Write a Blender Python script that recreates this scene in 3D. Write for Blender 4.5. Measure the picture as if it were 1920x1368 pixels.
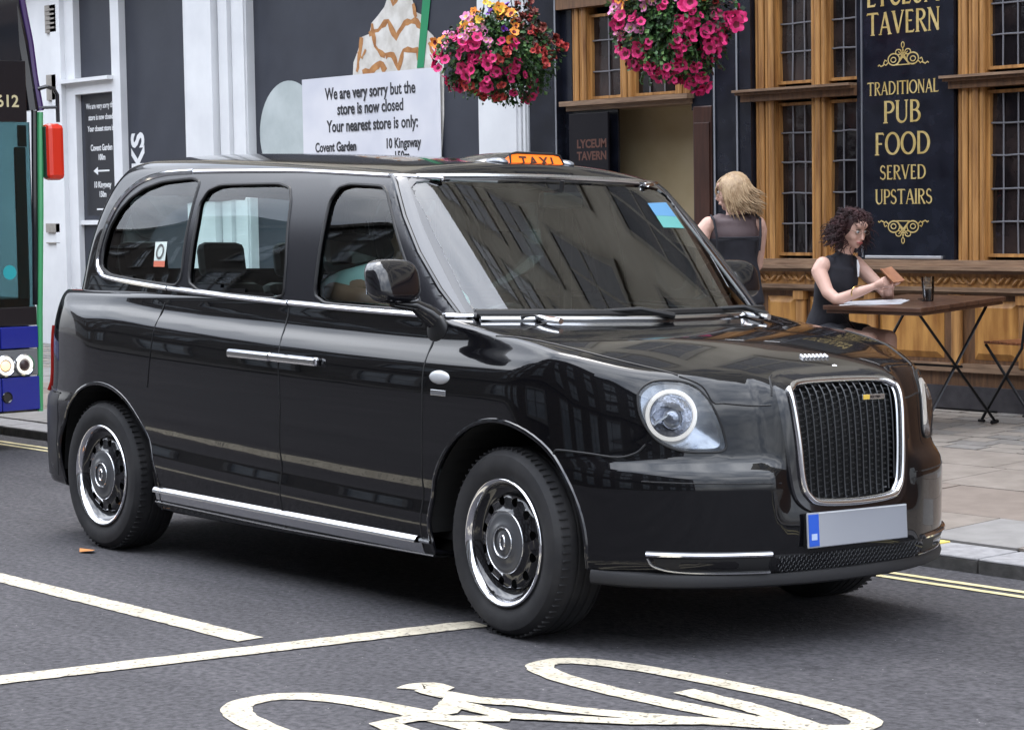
import bpy, bmesh, math, random
import numpy as np
from mathutils import Vector, Matrix, geometry
for o in list(bpy.data.objects): bpy.data.objects.remove(o)
S=bpy.context.scene
COL=S.collection
R_=math.radians
# ---------------------------------------------------------------- camera
cam=bpy.data.cameras.new('camera'); camo=bpy.data.objects.new('camera',cam); COL.objects.link(camo)
CAMP=Vector((6.16036,-6.03138,1.55185))
cr=Vector((0.64415,0.76473,-0.01611)); cu=Vector((-0.04305,0.05727,0.99743)); cf=Vector((-0.76369,0.64180,-0.06981))
cam.lens=78.428; cam.sensor_width=36; cam.clip_end=2000; cam.clip_start=.1
camo.matrix_world=Matrix(((cr.x,cu.x,-cf.x,CAMP.x),(cr.y,cu.y,-cf.y,CAMP.y),(cr.z,cu.z,-cf.z,CAMP.z),(0,0,0,1)))
S.camera=camo
# ---------------------------------------------------------------- sky, sun, exposure
W=bpy.data.worlds.new('World'); S.world=W; W.use_nodes=True
nt=W.node_tree; nt.nodes.clear()
SUN_EL=R_(66); SUN_ROT=R_(-58)
sky=nt.nodes.new('ShaderNodeTexSky'); sky.sky_type='NISHITA'; sky.sun_disc=False
sky.sun_elevation=SUN_EL; sky.sun_rotation=SUN_ROT; sky.air_density=1.0; sky.dust_density=3.0; sky.ozone_density=1.0
tc=nt.nodes.new('ShaderNodeTexCoord')
mp=nt.nodes.new('ShaderNodeMapping'); mp.inputs['Scale'].default_value=(1,1,2.2)
nz=nt.nodes.new('ShaderNodeTexNoise'); nz.inputs['Scale'].default_value=2.6; nz.inputs['Detail'].default_value=7; nz.inputs['Roughness'].default_value=.55
rp=nt.nodes.new('ShaderNodeValToRGB'); rp.color_ramp.elements[0].position=.36; rp.color_ramp.elements[1].position=.66
rp.color_ramp.elements[0].color=(4.6,5.1,6.0,1); rp.color_ramp.elements[1].color=(13.5,13.9,14.6,1)
mx=nt.nodes.new('ShaderNodeMixRGB'); mx.inputs[0].default_value=.8
bg=nt.nodes.new('ShaderNodeBackground'); bg.inputs['Strength'].default_value=.15
wo=nt.nodes.new('ShaderNodeOutputWorld')
l=nt.links.new
l(tc.outputs['Generated'],mp.inputs[0]); l(mp.outputs[0],nz.inputs[0]); l(nz.outputs[0],rp.inputs[0])
sx=nt.nodes.new('ShaderNodeSeparateXYZ'); l(tc.outputs['Generated'],sx.inputs[0])      # overcast: the zenith is brighter than the horizon
mr=nt.nodes.new('ShaderNodeMapRange'); mr.inputs['From Min'].default_value=0; mr.inputs['From Max'].default_value=1; mr.inputs['To Min'].default_value=.36; mr.inputs['To Max'].default_value=2.6
l(sx.outputs[2],mr.inputs[0]); mg=nt.nodes.new('ShaderNodeMixRGB'); mg.blend_type='MULTIPLY'; mg.inputs[0].default_value=1
l(sky.outputs[0],mx.inputs[1]); l(rp.outputs[0],mx.inputs[2]); l(mx.outputs[0],mg.inputs[1]); l(mr.outputs[0],mg.inputs[2]); l(mg.outputs[0],bg.inputs[0]); l(bg.outputs[0],wo.inputs[0])
sl=bpy.data.lights.new('sun','SUN'); sl.energy=.55; sl.angle=R_(18); sl.color=(1,.96,.9)
so=bpy.data.objects.new('sun',sl); COL.objects.link(so); so.location=(0,0,30)
# sun stands high above the pub roofs
az=SUN_ROT; sd=Vector((math.sin(az)*math.cos(SUN_EL),math.cos(az)*math.cos(SUN_EL),math.sin(SUN_EL)))
so.rotation_euler=sd.to_track_quat('Z','Y').to_euler()
S.view_settings.view_transform='Standard'; S.view_settings.look='None'; S.view_settings.exposure=.86; S.view_settings.gamma=1
S.render.engine='CYCLES'
S.cycles.max_bounces=7; S.cycles.transparent_max_bounces=14; S.cycles.caustics_reflective=False; S.cycles.caustics_refractive=False
# ---------------------------------------------------------------- helpers
MATS={}
def mat(name,col=(.5,.5,.5),rough=.5,metal=0,spec=.5,coat=0,bump=None,var=None,emit=None,trans=None,alpha=None,coatr=.03):
    """var=(colour2,scale,detail,lo,hi,(sx,sy,sz))  bump=(scale,strength,dist,(sx,sy,sz))"""
    if name in MATS: return MATS[name]
    m=bpy.data.materials.new(name); m.use_nodes=True; n=m.node_tree; b=n.nodes['Principled BSDF']
    b.inputs['Base Color'].default_value=(*col,1); b.inputs['Roughness'].default_value=rough; b.inputs['Metallic'].default_value=metal
    b.inputs['Specular IOR Level'].default_value=spec; b.inputs['Coat Weight'].default_value=coat; b.inputs['Coat Roughness'].default_value=coatr
    if emit: b.inputs['Emission Color'].default_value=(*emit[0],1); b.inputs['Emission Strength'].default_value=emit[1]
    t=n.nodes.new('ShaderNodeTexCoord')
    def noise(scale,detail,sc,rough=.55):
        mm=n.nodes.new('ShaderNodeMapping'); mm.inputs['Scale'].default_value=sc; n.links.new(t.outputs['Object'],mm.inputs[0])
        q=n.nodes.new('ShaderNodeTexNoise'); q.inputs['Scale'].default_value=scale; q.inputs['Detail'].default_value=detail; q.inputs['Roughness'].default_value=rough
        n.links.new(mm.outputs[0],q.inputs[0]); return q
    if var:
        q=noise(var[1],var[2],var[5] if len(var)>5 else (1,1,1)); r=n.nodes.new('ShaderNodeValToRGB')
        r.color_ramp.elements[0].position=var[3]; r.color_ramp.elements[1].position=var[4]
        r.color_ramp.elements[0].color=(*col,1); r.color_ramp.elements[1].color=(*var[0],1)
        n.links.new(q.outputs[0],r.inputs[0]); n.links.new(r.outputs[0],b.inputs['Base Color'])
    if bump:
        q=noise(bump[0],5,bump[3] if len(bump)>3 else (1,1,1)); bu=n.nodes.new('ShaderNodeBump'); bu.inputs['Strength'].default_value=bump[1]; bu.inputs['Distance'].default_value=bump[2]
        n.links.new(q.outputs[0],bu.inputs['Height']); n.links.new(bu.outputs[0],b.inputs['Normal'])
    MATS[name]=m; return m
def glass(name,tint=(.6,.75,.7),refl=1.0,ior=1.5,rough=.0):
    if name in MATS: return MATS[name]
    m=bpy.data.materials.new(name); m.use_nodes=True; n=m.node_tree; n.nodes.clear()
    o=n.nodes.new('ShaderNodeOutputMaterial'); mixs=n.nodes.new('ShaderNodeMixShader')
    tr=n.nodes.new('ShaderNodeBsdfTransparent'); tr.inputs[0].default_value=(*tint,1)
    gl=n.nodes.new('ShaderNodeBsdfGlossy'); gl.inputs['Roughness'].default_value=rough; gl.inputs[0].default_value=(refl,refl,refl,1)
    fr=n.nodes.new('ShaderNodeFresnel'); fr.inputs[0].default_value=ior
    n.links.new(fr.outputs[0],mixs.inputs[0]); n.links.new(tr.outputs[0],mixs.inputs[1]); n.links.new(gl.outputs[0],mixs.inputs[2]); n.links.new(mixs.outputs[0],o.inputs[0])
    MATS[name]=m; return m
def link(o,parent=None):
    COL.objects.link(o)
    if parent: o.parent=parent
    return o
def mk(name,V,F,m,parent=None,smooth=False,edge=None):
    me=bpy.data.meshes.new(name); me.from_pydata([tuple(v) for v in V],[],[tuple(f) for f in F]); me.update()
    if smooth:
        me.polygons.foreach_set('use_smooth',[True]*len(me.polygons))
    me.materials.append(m); o=bpy.data.objects.new(name,me)
    if smooth and edge: sharp(me,edge)
    return link(o,parent)
def sharp(me,ang):
    bm=bmesh.new(); bm.from_mesh(me)
    for e in bm.edges:
        if len(e.link_faces)==2 and e.calc_face_angle(0)>ang: e.smooth=False
    bm.to_mesh(me); bm.free()
def tag(o,label=None,cat=None,group=None,kind=None):
    if label:o['label']=label
    if cat:o['category']=cat
    if group:o['group']=group
    if kind:o['kind']=kind
    return o
def thing(name,label,cat,loc=(0,0,0),rz=0,group=None):
    o=bpy.data.objects.new(name,None); COL.objects.link(o); o.empty_display_size=.1
    o.location=loc; o.rotation_euler=(0,0,rz); return tag(o,label,cat,group)
class MB:
    def __init__(s): s.V=[];s.F=[];s.sm=[]
    def add(s,V,F,smooth=False):
        k=len(s.V); s.V+= [tuple(v) for v in V]; s.F+=[tuple(i+k for i in f) for f in F]; s.sm+=[smooth]*len(F); return s
    def box(s,a,b,M=None):
        (x0,y0,z0),(x1,y1,z1)=a,b
        V=[(x0,y0,z0),(x1,y0,z0),(x1,y1,z0),(x0,y1,z0),(x0,y0,z1),(x1,y0,z1),(x1,y1,z1),(x0,y1,z1)]
        if M is not None: V=[M@Vector(v) for v in V]
        return s.add(V,[(0,3,2,1),(4,5,6,7),(0,1,5,4),(1,2,6,5),(2,3,7,6),(3,0,4,7)])
    def bbox(s,a,b,r=.005,M=None):
        """box with chamfered edges"""
        bm=bmesh.new(); q=MB().box(a,b); vs=[bm.verts.new(v) for v in q.V]
        for f in q.F: bm.faces.new([vs[i] for i in f])
        bmesh.ops.bevel(bm,geom=bm.edges[:],offset=r,segments=2,affect='EDGES',profile=.5)
        bm.verts.index_update()
        V=[v.co.copy() for v in bm.verts]
        if M is not None: V=[M@v for v in V]
        s.add(V,[[v.index for v in f.verts] for f in bm.faces]); bm.free(); return s
    def tube(s,pts,r,n=8,cap=True,closed=False,flat=None):
        pts=[Vector(p) for p in pts]; N=len(pts)
        rr=r if isinstance(r,(list,tuple)) else [r]*N
        V=[];up=None
        for i,p in enumerate(pts):
            if closed: t=(pts[(i+1)%N]-pts[i-1])
            else: t=(pts[min(i+1,N-1)]-pts[max(i-1,0)])
            t.normalize()
            if up is None:
                up=Vector((0,0,1)) if abs(t.z)<.9 else Vector((1,0,0))
            u=(up-t*up.dot(t)).normalized(); w=t.cross(u); up=u
            for k in range(n):
                a=2*math.pi*k/n; V.append(p+(u*math.cos(a)*(flat or 1)+w*math.sin(a))*rr[i])
        F=[]
        for i in range(N if closed else N-1):
            j=(i+1)%N
            for k in range(n):
                k2=(k+1)%n; F.append((i*n+k,i*n+k2,j*n+k2,j*n+k))
        if cap and not closed: F+= [tuple(range(n))[::-1],tuple((N-1)*n+k for k in range(n))]
        return s.add(V,F,True)
    def lathe(s,prof,n=48,M=None,closed=False):
        """prof list of (r,h) revolved about local z"""
        V=[];F=[];m=len(prof)
        for k in range(n):
            a=2*math.pi*k/n
            for r,h in prof: V.append(Vector((r*math.cos(a),r*math.sin(a),h)))
        for k in range(n):
            k2=(k+1)%n
            for i in range(m-1 if not closed else m):
                j=(i+1)%m; F.append((k*m+i,k2*m+i,k2*m+j,k*m+j))
        if M is not None: V=[M@v for v in V]
        return s.add(V,F,True)
    def prism(s,poly,a,b,M):
        """poly 2D outline (ccw), extruded from depth a to b; M maps (u,v,d)"""
        n=len(poly); V=[M@Vector((p[0],p[1],a)) for p in poly]+[M@Vector((p[0],p[1],b)) for p in poly]
        F=[tuple(range(n))[::-1],tuple(range(n,2*n))]+[(i,(i+1)%n,n+(i+1)%n,n+i) for i in range(n)]
        return s.add(V,F)
    def sphere(s,c,r,nu=14,nv=10,M=None):
        V=[];F=[];c=Vector(c); rr=r if isinstance(r,(tuple,list)) else (r,r,r)
        for j in range(nv+1):
            ph=math.pi*j/nv
            for i in range(nu):
                a=2*math.pi*i/nu; v=Vector((rr[0]*math.sin(ph)*math.cos(a),rr[1]*math.sin(ph)*math.sin(a),rr[2]*math.cos(ph)))
                V.append(c+(M@v if M is not None else v))
        for j in range(nv):
            for i in range(nu):
                i2=(i+1)%nu; F.append((j*nu+i,(j+1)*nu+i,(j+1)*nu+i2,j*nu+i2))
        return s.add(V,F,True)
    def build(s,name,m,parent=None,edge=.7):
        me=bpy.data.meshes.new(name); me.from_pydata(s.V,[],s.F); me.update()
        me.polygons.foreach_set('use_smooth',s.sm); me.materials.append(m)
        if any(s.sm) : sharp(me,edge)
        return link(bpy.data.objects.new(name,me),parent)
# vertical facade frame: local (u,v,d) -> world x=u, z=v, y=-d (d sticks out to the street)
def FM(y): return Matrix(((1,0,0,0),(0,0,-1,y),(0,1,0,0),(0,0,0,1)))
def text_geo(body,size=1,align='CENTER',extrude=.002,bold=0,shear=0,space=1,xs=1):
    cu_=bpy.data.curves.new('t','FONT'); cu_.body=body; cu_.size=size; cu_.align_x=align; cu_.extrude=extrude; cu_.offset=bold; cu_.shear=shear; cu_.space_character=space; cu_.resolution_u=3
    o=bpy.data.objects.new('t',cu_); COL.objects.link(o); dg=bpy.context.evaluated_depsgraph_get()
    me=bpy.data.meshes.new_from_object(o.evaluated_get(dg)); V=[(v.co.x*xs,v.co.y,v.co.z) for v in me.vertices]; F=[tuple(p.vertices) for p in me.polygons]
    bpy.data.objects.remove(o); bpy.data.curves.remove(cu_); bpy.data.meshes.remove(me); return V,F
def arc(cx,cy,rx,ry,a0,a1,n=12): return [(cx+rx*math.cos(R_(a0+(a1-a0)*i/n)),cy+ry*math.sin(R_(a0+(a1-a0)*i/n))) for i in range(n+1)]
def stroke(mb,pts,w,M,d=.002,k=0,ends=True,closed=False):
    """flat ribbon of width w (number or list) along 2D pts, at depth d, mapped by M"""
    N=len(pts); P=[Vector(p) for p in pts]; ws=(list(w)+[w[-1]]*N)[:N] if isinstance(w,(list,tuple)) else [w]*N
    L=[];Rr=[]
    for i in range(N):
        if closed: t=P[(i+1)%N]-P[i-1]
        else: t=P[min(i+1,N-1)]-P[max(i-1,0)]
        t.normalize(); nn=Vector((-t.y,t.x))
        L.append(P[i]+nn*ws[i]/2); Rr.append(P[i]-nn*ws[i]/2)
    V=[M@Vector((p.x,p.y,d)) for p in L]+[M@Vector((p.x,p.y,d)) for p in Rr]
    F=[(i,N+i,N+(i+1)%N,(i+1)%N) for i in range(N if closed else N-1)]
    mb.add(V,F)
# ---------------------------------------------------------------- ground, road, pavement
CAM_B=.02923                                   # road camber towards the kerb
def road_z(y): return 0 if y<-.9 else -CAM_B*(y+.9)
KY=1.76; FY=6.2
def pav_z(y): return -.01+.03*(y-1.8)
asph=mat('asphalt',(.032,.031,.035),rough=.9,spec=.3,bump=(70,1.0,.008),var=((.102,.099,.107),38,10,.30,.72))
n=asph.node_tree; b=n.nodes['Principled BSDF']
# large worn patches multiply the speckle
tco=n.nodes.new('ShaderNodeTexCoord'); q=n.nodes.new('ShaderNodeTexNoise'); q.inputs['Scale'].default_value=1.1; q.inputs['Detail'].default_value=8; q.inputs['Roughness'].default_value=.62
mm=n.nodes.new('ShaderNodeMapping'); mm.inputs['Scale'].default_value=(.45,1.5,1); n.links.new(tco.outputs['Object'],mm.inputs[0]); n.links.new(mm.outputs[0],q.inputs[0])
r=n.nodes.new('ShaderNodeValToRGB'); r.color_ramp.elements[0].position=.3; r.color_ramp.elements[0].color=(.66,.66,.67,1); r.color_ramp.elements[1].position=.7; r.color_ramp.elements[1].color=(1.12,1.11,1.10,1)
mu=n.nodes.new('ShaderNodeMixRGB'); mu.blend_type='MULTIPLY'; mu.inputs[0].default_value=1
src=b.inputs['Base Color'].links[0].from_socket
n.links.new(q.outputs[0],r.inputs[0]); n.links.new(src,mu.inputs[1]); n.links.new(r.outputs[0],mu.inputs[2])
# pale grit flecks
q2=n.nodes.new('ShaderNodeTexVoronoi'); q2.inputs['Scale'].default_value=26; n.links.new(tco.outputs['Object'],q2.inputs[0])
r2=n.nodes.new('ShaderNodeValToRGB'); r2.color_ramp.elements[0].position=.05; r2.color_ramp.elements[0].color=(1,1,1,1); r2.color_ramp.elements[1].position=.09; r2.color_ramp.elements[1].color=(0,0,0,1)
q3=n.nodes.new('ShaderNodeTexNoise'); q3.inputs['Scale'].default_value=9; n.links.new(tco.outputs['Object'],q3.inputs[0])
r3=n.nodes.new('ShaderNodeValToRGB'); r3.color_ramp.elements[0].position=.56; r3.color_ramp.elements[1].position=.62
m3=n.nodes.new('ShaderNodeMath'); m3.operation='MULTIPLY'; n.links.new(q2.outputs[0],r2.inputs[0]); n.links.new(q3.outputs[0],r3.inputs[0]); n.links.new(r2.outputs[0],m3.inputs[0]); n.links.new(r3.outputs[0],m3.inputs[1])
mf=n.nodes.new('ShaderNodeMixRGB'); mf.inputs[2].default_value=(.34,.33,.31,1); n.links.new(m3.outputs[0],mf.inputs[0]); n.links.new(mu.outputs[0],mf.inputs[1]); n.links.new(mf.outputs[0],b.inputs['Base Color'])
def sheet(name,ys,zf,x0,x1,m,dx=None):
    V=[];F=[]
    for y in ys: V+=[(x0,y,zf(y)),(x1,y,zf(y))]
    for i in range(len(ys)-1): F.append((2*i,2*i+1,2*i+3,2*i+2))
    return tag(mk(name,V,F,m),kind='structure')
tag(mk('ground',[(-900,-900,-.6),(900,-900,-.6),(900,900,-.6),(-900,900,-.6)],[(0,1,2,3)],mat('earth',(.08,.075,.07),.9)),kind='structure')
sheet('road',[-11.5,-.9,KY+.01],road_z,-70,40,asph)
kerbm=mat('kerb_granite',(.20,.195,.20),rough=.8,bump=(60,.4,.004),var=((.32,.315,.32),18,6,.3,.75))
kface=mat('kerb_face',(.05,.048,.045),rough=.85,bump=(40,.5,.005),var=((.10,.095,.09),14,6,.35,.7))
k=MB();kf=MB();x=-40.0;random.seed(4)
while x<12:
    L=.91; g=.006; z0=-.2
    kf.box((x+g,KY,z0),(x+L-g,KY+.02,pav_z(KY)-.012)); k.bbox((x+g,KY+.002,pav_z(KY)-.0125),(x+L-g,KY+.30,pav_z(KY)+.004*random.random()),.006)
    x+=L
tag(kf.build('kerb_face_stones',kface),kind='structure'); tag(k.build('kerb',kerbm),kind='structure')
# paving: individual slabs with joints
def paving(name,y0,y1,rows,lens,x0,x1,gap,mats,seed,joint):
    random.seed(seed); bm_=[MB() for _ in mats]; y=y0; i=0
    while y<y1-.02:
        h=rows[i%len(rows)]; h=min(h,y1-y); x=x0-random.random()*lens[1]
        while x<x1:
            L=random.uniform(*lens); zz=random.uniform(-.0015,.0015); a=(x+gap/2,y+gap/2); c_=(x+L-gap/2,y+h-gap/2)
            q=bm_[random.choices(range(len(mats)),[m[1] for m in mats])[0]]
            V=[(a[0],a[1],pav_z(a[1])+zz),(c_[0],a[1],pav_z(a[1])+zz+random.uniform(-.001,.001)),(c_[0],c_[1],pav_z(c_[1])+zz),(a[0],c_[1],pav_z(c_[1])+zz)]
            q.add(V+[(v[0],v[1],v[2]-.03) for v in V],[(0,1,2,3),(0,4,5,1),(1,5,6,2),(2,6,7,3),(3,7,4,0)]); x+=L
        y+=h; i+=1
    for q,m in zip(bm_,mats):
        if q.V: tag(q.build(name,m[0]),kind='structure')
    sheet('pavement_bed',[y0,y1],lambda y:pav_z(y)-.009,x0,x1,joint)
joint=mat('joint_dirt',(.045,.038,.032),.95)
def slabm(nm,a,b_): return mat(nm,a,rough=.75,spec=.4,bump=(35,.3,.003),var=(b_,7,8,.25,.75))
sl=[(slabm('slab_buff',(.165,.140,.118),(.255,.220,.190)),3),(slabm('slab_grey',(.18,.172,.165),(.255,.245,.235)),1.6),(slabm('slab_brown',(.150,.120,.100),(.215,.178,.150)),1.6)]
paving('pavement',KY+.31,4.6,[.62,.75,.62,.8],(.55,1.15),-30,6,.010,sl,3,joint)
st_=[(slabm('sett_grey',(.12,.11,.10),(.22,.205,.19)),2),(slabm('sett_buff',(.165,.145,.125),(.26,.23,.20)),2)]
paving('pavement_setts',4.6,FY+.02,[.16],(.17,.30),-20,6,.014,st_,7,joint)
sheet('pavement_edge',[FY,FY+2.6],lambda y:pav_z(FY)-.004,-70,40,st_[0][0])
# ---------------------------------------------------------------- markings (thermoplastic sheets 4 mm proud)
paint=mat('road_paint',(.33,.295,.225),rough=.75,bump=(90,.6,.004),var=((.52,.47,.37),11,9,.28,.66))
n=paint.node_tree; b=n.nodes['Principled BSDF']; tco=n.nodes.new('ShaderNodeTexCoord'); q=n.nodes.new('ShaderNodeTexNoise'); q.inputs['Scale'].default_value=55; q.inputs['Detail'].default_value=6
r=n.nodes.new('ShaderNodeValToRGB'); r.color_ramp.elements[0].position=.33; r.color_ramp.elements[0].color=(.28,.28,.30,1); r.color_ramp.elements[1].position=.45; r.color_ramp.elements[1].color=(1,1,1,1)
mu=n.nodes.new('ShaderNodeMixRGB'); mu.blend_type='MULTIPLY'; mu.inputs[0].default_value=1; src=b.inputs['Base Color'].links[0].from_socket
n.links.new(tco.outputs['Object'],q.inputs[0]); n.links.new(q.outputs[0],r.inputs[0]); n.links.new(src,mu.inputs[1]); n.links.new(r.outputs[0],mu.inputs[2]); n.links.new(mu.outputs[0],b.inputs['Base Color'])
yel=mat('yellow_line_paint',(.50,.43,.22),rough=.75,bump=(90,.4,.002),var=((.62,.55,.33),20,8,.3,.7))
yel2=mat('kerb_yellow_paint',(.72,.55,.10),rough=.6,var=((.85,.68,.18),12,6,.3,.7))
def ribbon(pts,w,closed=False,jit=.0035,step=.03):
    P=[Vector(p) for p in pts]; Q=[]
    m=len(P) if closed else len(P)-1
    for i in range(m):
        a,b_=P[i],P[(i+1)%len(P)]; k_=max(1,int((b_-a).length/step))
        Q+=[a.lerp(b_,j/k_) for j in range(k_)]
    if not closed: Q.append(P[-1])
    N=len(Q);V=[];F=[]
    for i in range(N):
        t=(Q[(i+1)%N]-Q[i-1]) if closed else (Q[min(i+1,N-1)]-Q[max(i-1,0)])
        t.normalize(); nn=Vector((-t.y,t.x)); j1=random.uniform(-jit,jit); j2=random.uniform(-jit,jit)
        V+=[Q[i]+nn*(w/2+j1),Q[i]-nn*(w/2+j2)]
    for i in range(N if closed else N-1):
        j=(i+1)%N; F.append((2*i,2*i+1,2*j+1,2*j))
    return V,F
def mark(name,rib,m,dz=.004):
    V,F=rib; return tag(mk(name,[(v[0],v[1],road_z(v[1])+dz) for v in V],F,m),kind='structure')
mark('line_marking',ribbon([(-9,-1.60),(-2.4,-1.60),(-.62,-1.60)],.115),paint)
mark('line_marking',ribbon([(-1.25,-4.9),(-.62,-2.6),(-.27,-.80)],.135),paint,.0045)
mark('yellow_line',ribbon([(-40,1.47),(10,1.47)],.05,step=.08),yel); mark('yellow_line',ribbon([(-40,1.36),(10,1.36)],.05,step=.08),yel)
mk_=MB(); mk_.box((-.62,KY+.03,pav_z(KY)+.001),(-.34,KY+.285,pav_z(KY)+.0085)); tag(mk_.build('kerb_blip_marking',yel2),kind='structure')
def bez(a,b_,c_,n=10): return [tuple(Vector(a)*(1-t)**2+Vector(b_)*2*t*(1-t)+Vector(c_)*t*t) for t in [i/n for i in range(n+1)]]
def ell(cx,cy,rx,ry,rot=0,p=2.25,n=80):
    o=[]
    for i in range(n):
        a=2*math.pi*i/n; u=math.copysign(abs(math.cos(a))**(2/p),math.cos(a))*rx; v=math.copysign(abs(math.sin(a))**(2/p),math.sin(a))*ry
        o.append((cx+u*math.cos(rot)-v*math.sin(rot),cy+u*math.sin(rot)+v*math.cos(rot)))
    return o
mark('cycle_symbol_marking',ribbon(ell(1.135,-1.075,.680,.168,.03,2.5),.094,True),paint,.004)
mark('cycle_symbol_marking',ribbon(ell(.945,-2.120,.705,.235,.03,2.5),.098,True),paint,.004)
mark('cycle_symbol_marking',ribbon([(1.10,-1.085),(1.40,-1.10),(1.76,-1.165)],.088),paint,.0048)
mark('cycle_symbol_marking',ribbon(bez((.46,-1.70),(.40,-1.61),(.52,-1.61),6)+[(.54,-1.66)],.085),paint,.0044)
mark('cycle_symbol_marking',ribbon(bez((.50,-1.66),(.68,-1.70),(.86,-1.575),8)+bez((.88,-1.57),(1.2,-1.50),(1.72,-1.17),8),.085),paint,.0052)
mark('cycle_symbol_marking',ribbon([(.68,-1.68),(.80,-1.82),(.80,-2.06),(1.05,-2.08)],.085),paint,.0056)
mark('cycle_symbol_marking',ribbon([(.70,-1.73),(.98,-1.72),(1.30,-1.50),(1.55,-1.24)],.075),paint,.0060)
mark('cycle_symbol_marking',ribbon([(.80,-1.95),(1.02,-1.74)],.07),paint,.0064)
lf=MB(); lf.add([(-3.02,-.96,.012),(-2.95,-1.0,.006),(-2.88,-.97,.016),(-2.93,-.93,.010)],[(0,1,2,3)],True)
tag(lf.build('fallen_leaf',mat('leaf_orange',(.55,.22,.06),.7)),'small orange fallen leaf lying on the road beside the rear wheel','leaf')
# ---------------------------------------------------------------- buildings
def fx(v): return .1232+.98*v  # facade coordinates from image pixels, scaled about the camera position
def fz(v): return .0304+.98*v
oak=mat('oak_frame',(.17,.070,.020),rough=.45,spec=.5,bump=(22,.35,.004,(6,6,.5)),var=((.56,.29,.095),4,9,.27,.72,(6,6,.45)))
oakd=mat('oak_dark',(.075,.036,.018),rough=.5,bump=(22,.3,.004,(6,6,.5)),var=((.20,.10,.045),8,7,.3,.75,(5,5,.6)))
oakh=mat('oak_rail',(.13,.075,.045),rough=.5,bump=(22,.3,.004,(.5,6,6)),var=((.31,.20,.125),9,7,.3,.72,(.5,6,6)))
oakp=mat('oak_panel',(.27,.11,.025),rough=.42,bump=(10,.3,.004,(3,3,.5)),var=((.60,.31,.085),5,8,.3,.75,(3,3,.5)))
black=mat('black_gloss_paint',(.006,.007,.012),rough=.22,spec=.5,var=((.016,.018,.028),6,5,.35,.7))
navy=mat('navy_vinyl',(.030,.033,.045),rough=.38,spec=.4,var=((.040,.044,.058),3,6,.3,.7))
lead=mat('lead_came',(.20,.20,.22),rough=.45,metal=.4)
wpaint=mat('white_stucco',(.60,.61,.63),rough=.6,bump=(30,.12,.003),var=((.72,.73,.745),2.2,8,.25,.7))
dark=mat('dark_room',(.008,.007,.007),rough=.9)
pane_m=mat('leaded_pane',(.010,.008,.009),rough=.08,spec=.6,bump=(2.4,.35,.03),var=((.055,.038,.034),2.3,5,.45,.75))
stone=mat('tan_stone',(.36,.32,.25),rough=.85,bump=(25,.3,.004),var=((.50,.45,.36),1.4,8,.3,.7))
beige=mat('porch_plaster',(.42,.33,.19),rough=.7,bump=(18,.2,.003),var=((.50,.41,.26),2.5,7,.3,.7))
steel=mat('brushed_trim',(.45,.45,.47),rough=.35,metal=.9)
silverline=mat('edge_trim',(.30,.31,.34),rough=.4,metal=.6)
Mf=FM(FY)
def fbox(mb,x0,x1,z0,z1,d0,d1): mb.box((x0,FY-d1,z0),(x1,FY-d0,z1)); return mb
pub=thing('tavern_building','oak fronted pub with leaded windows, black columns and carved sill rail','building',(-4.6,FY,.12))
def pt(mb,name,m,parent=None,**k):
    o=mb.build(name,m,None); p=parent or pub; o.parent=p
    w=p.location if p.parent is None else p.parent.location+p.location
    o.matrix_parent_inverse=Matrix.Translation(-Vector(w)); return o
# dark backing wall + upper storey
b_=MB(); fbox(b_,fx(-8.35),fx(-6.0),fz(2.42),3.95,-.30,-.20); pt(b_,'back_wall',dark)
b_=MB(); fbox(b_,fx(-8.35),fx(-7.98),.05,fz(4.0),-.25,.06); pt(b_,'column',black)
b_=MB(); fbox(b_,fx(-6.16),fx(-5.75),.05,fz(4.0),-.25,.05); pt(b_,'column',black)
for xx in (-8.335,-7.99,-6.13,-5.885):
    b_=MB(); b_.tube([(fx(xx),FY-.062,.1),(fx(xx),FY-.062,fz(3.9))],.0075,6); pt(b_,'trim_line',silverline)
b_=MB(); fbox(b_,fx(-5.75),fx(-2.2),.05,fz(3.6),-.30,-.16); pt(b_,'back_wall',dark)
b_=MB(); fbox(b_,fx(-8.35),9.0,3.95,20.5,-.3,.0); pt(b_,'upper_wall',stone)
b_=MB(); fbox(b_,fx(-8.35),9.0,3.72,3.95,-.3,.22); pt(b_,'cornice',oakd)
b_=MB(); fbox(b_,fx(-2.2),9.0,.05,3.72,-.3,.0); pt(b_,'side_wall',oakd)
upw=None
for i in range(9):
    for j in range(5):
        x=-7.4+i*1.85; z=4.7+j*3.1
        if upw is None:
            q=MB(); fbox(q,-.5,.5,0,1.9,.0,.05); fbox(q,-.42,.42,.08,1.82,.03,.052)
            w_=MB(); w_.box((-.62,-.06,-.1),(.62,.0,0)); w_.box((-.6,-.05,1.9),(.6,0,2.05)); w_.box((-.6,-.04,0),(-.5,0,1.9)); w_.box((.5,-.04,0),(.6,0,1.9)); w_.box((-.03,-.03,0),(.03,0,1.9)); w_.box((-.5,-.03,.92),(-.03,0,.98)); w_.box((.03,-.03,.92),(.5,0,.98))
            p_=MB(); p_.box((-.5,-.012,0),(.5,-.005,1.9))
            upw=(w_.build('window',mat('stone_surround',(.24,.22,.18),.8,var=((.32,.29,.24),3,5,.3,.7))),p_.build('pane',pane_m)); upw[1].parent=upw[0]; o=upw[0]
        else:
            o=upw[0].copy(); COL.objects.link(o); c2=upw[1].copy(); COL.objects.link(c2); c2.parent=o
        o.parent=pub; o.location=Vector((x,FY-.001,z))-pub.location
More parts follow.
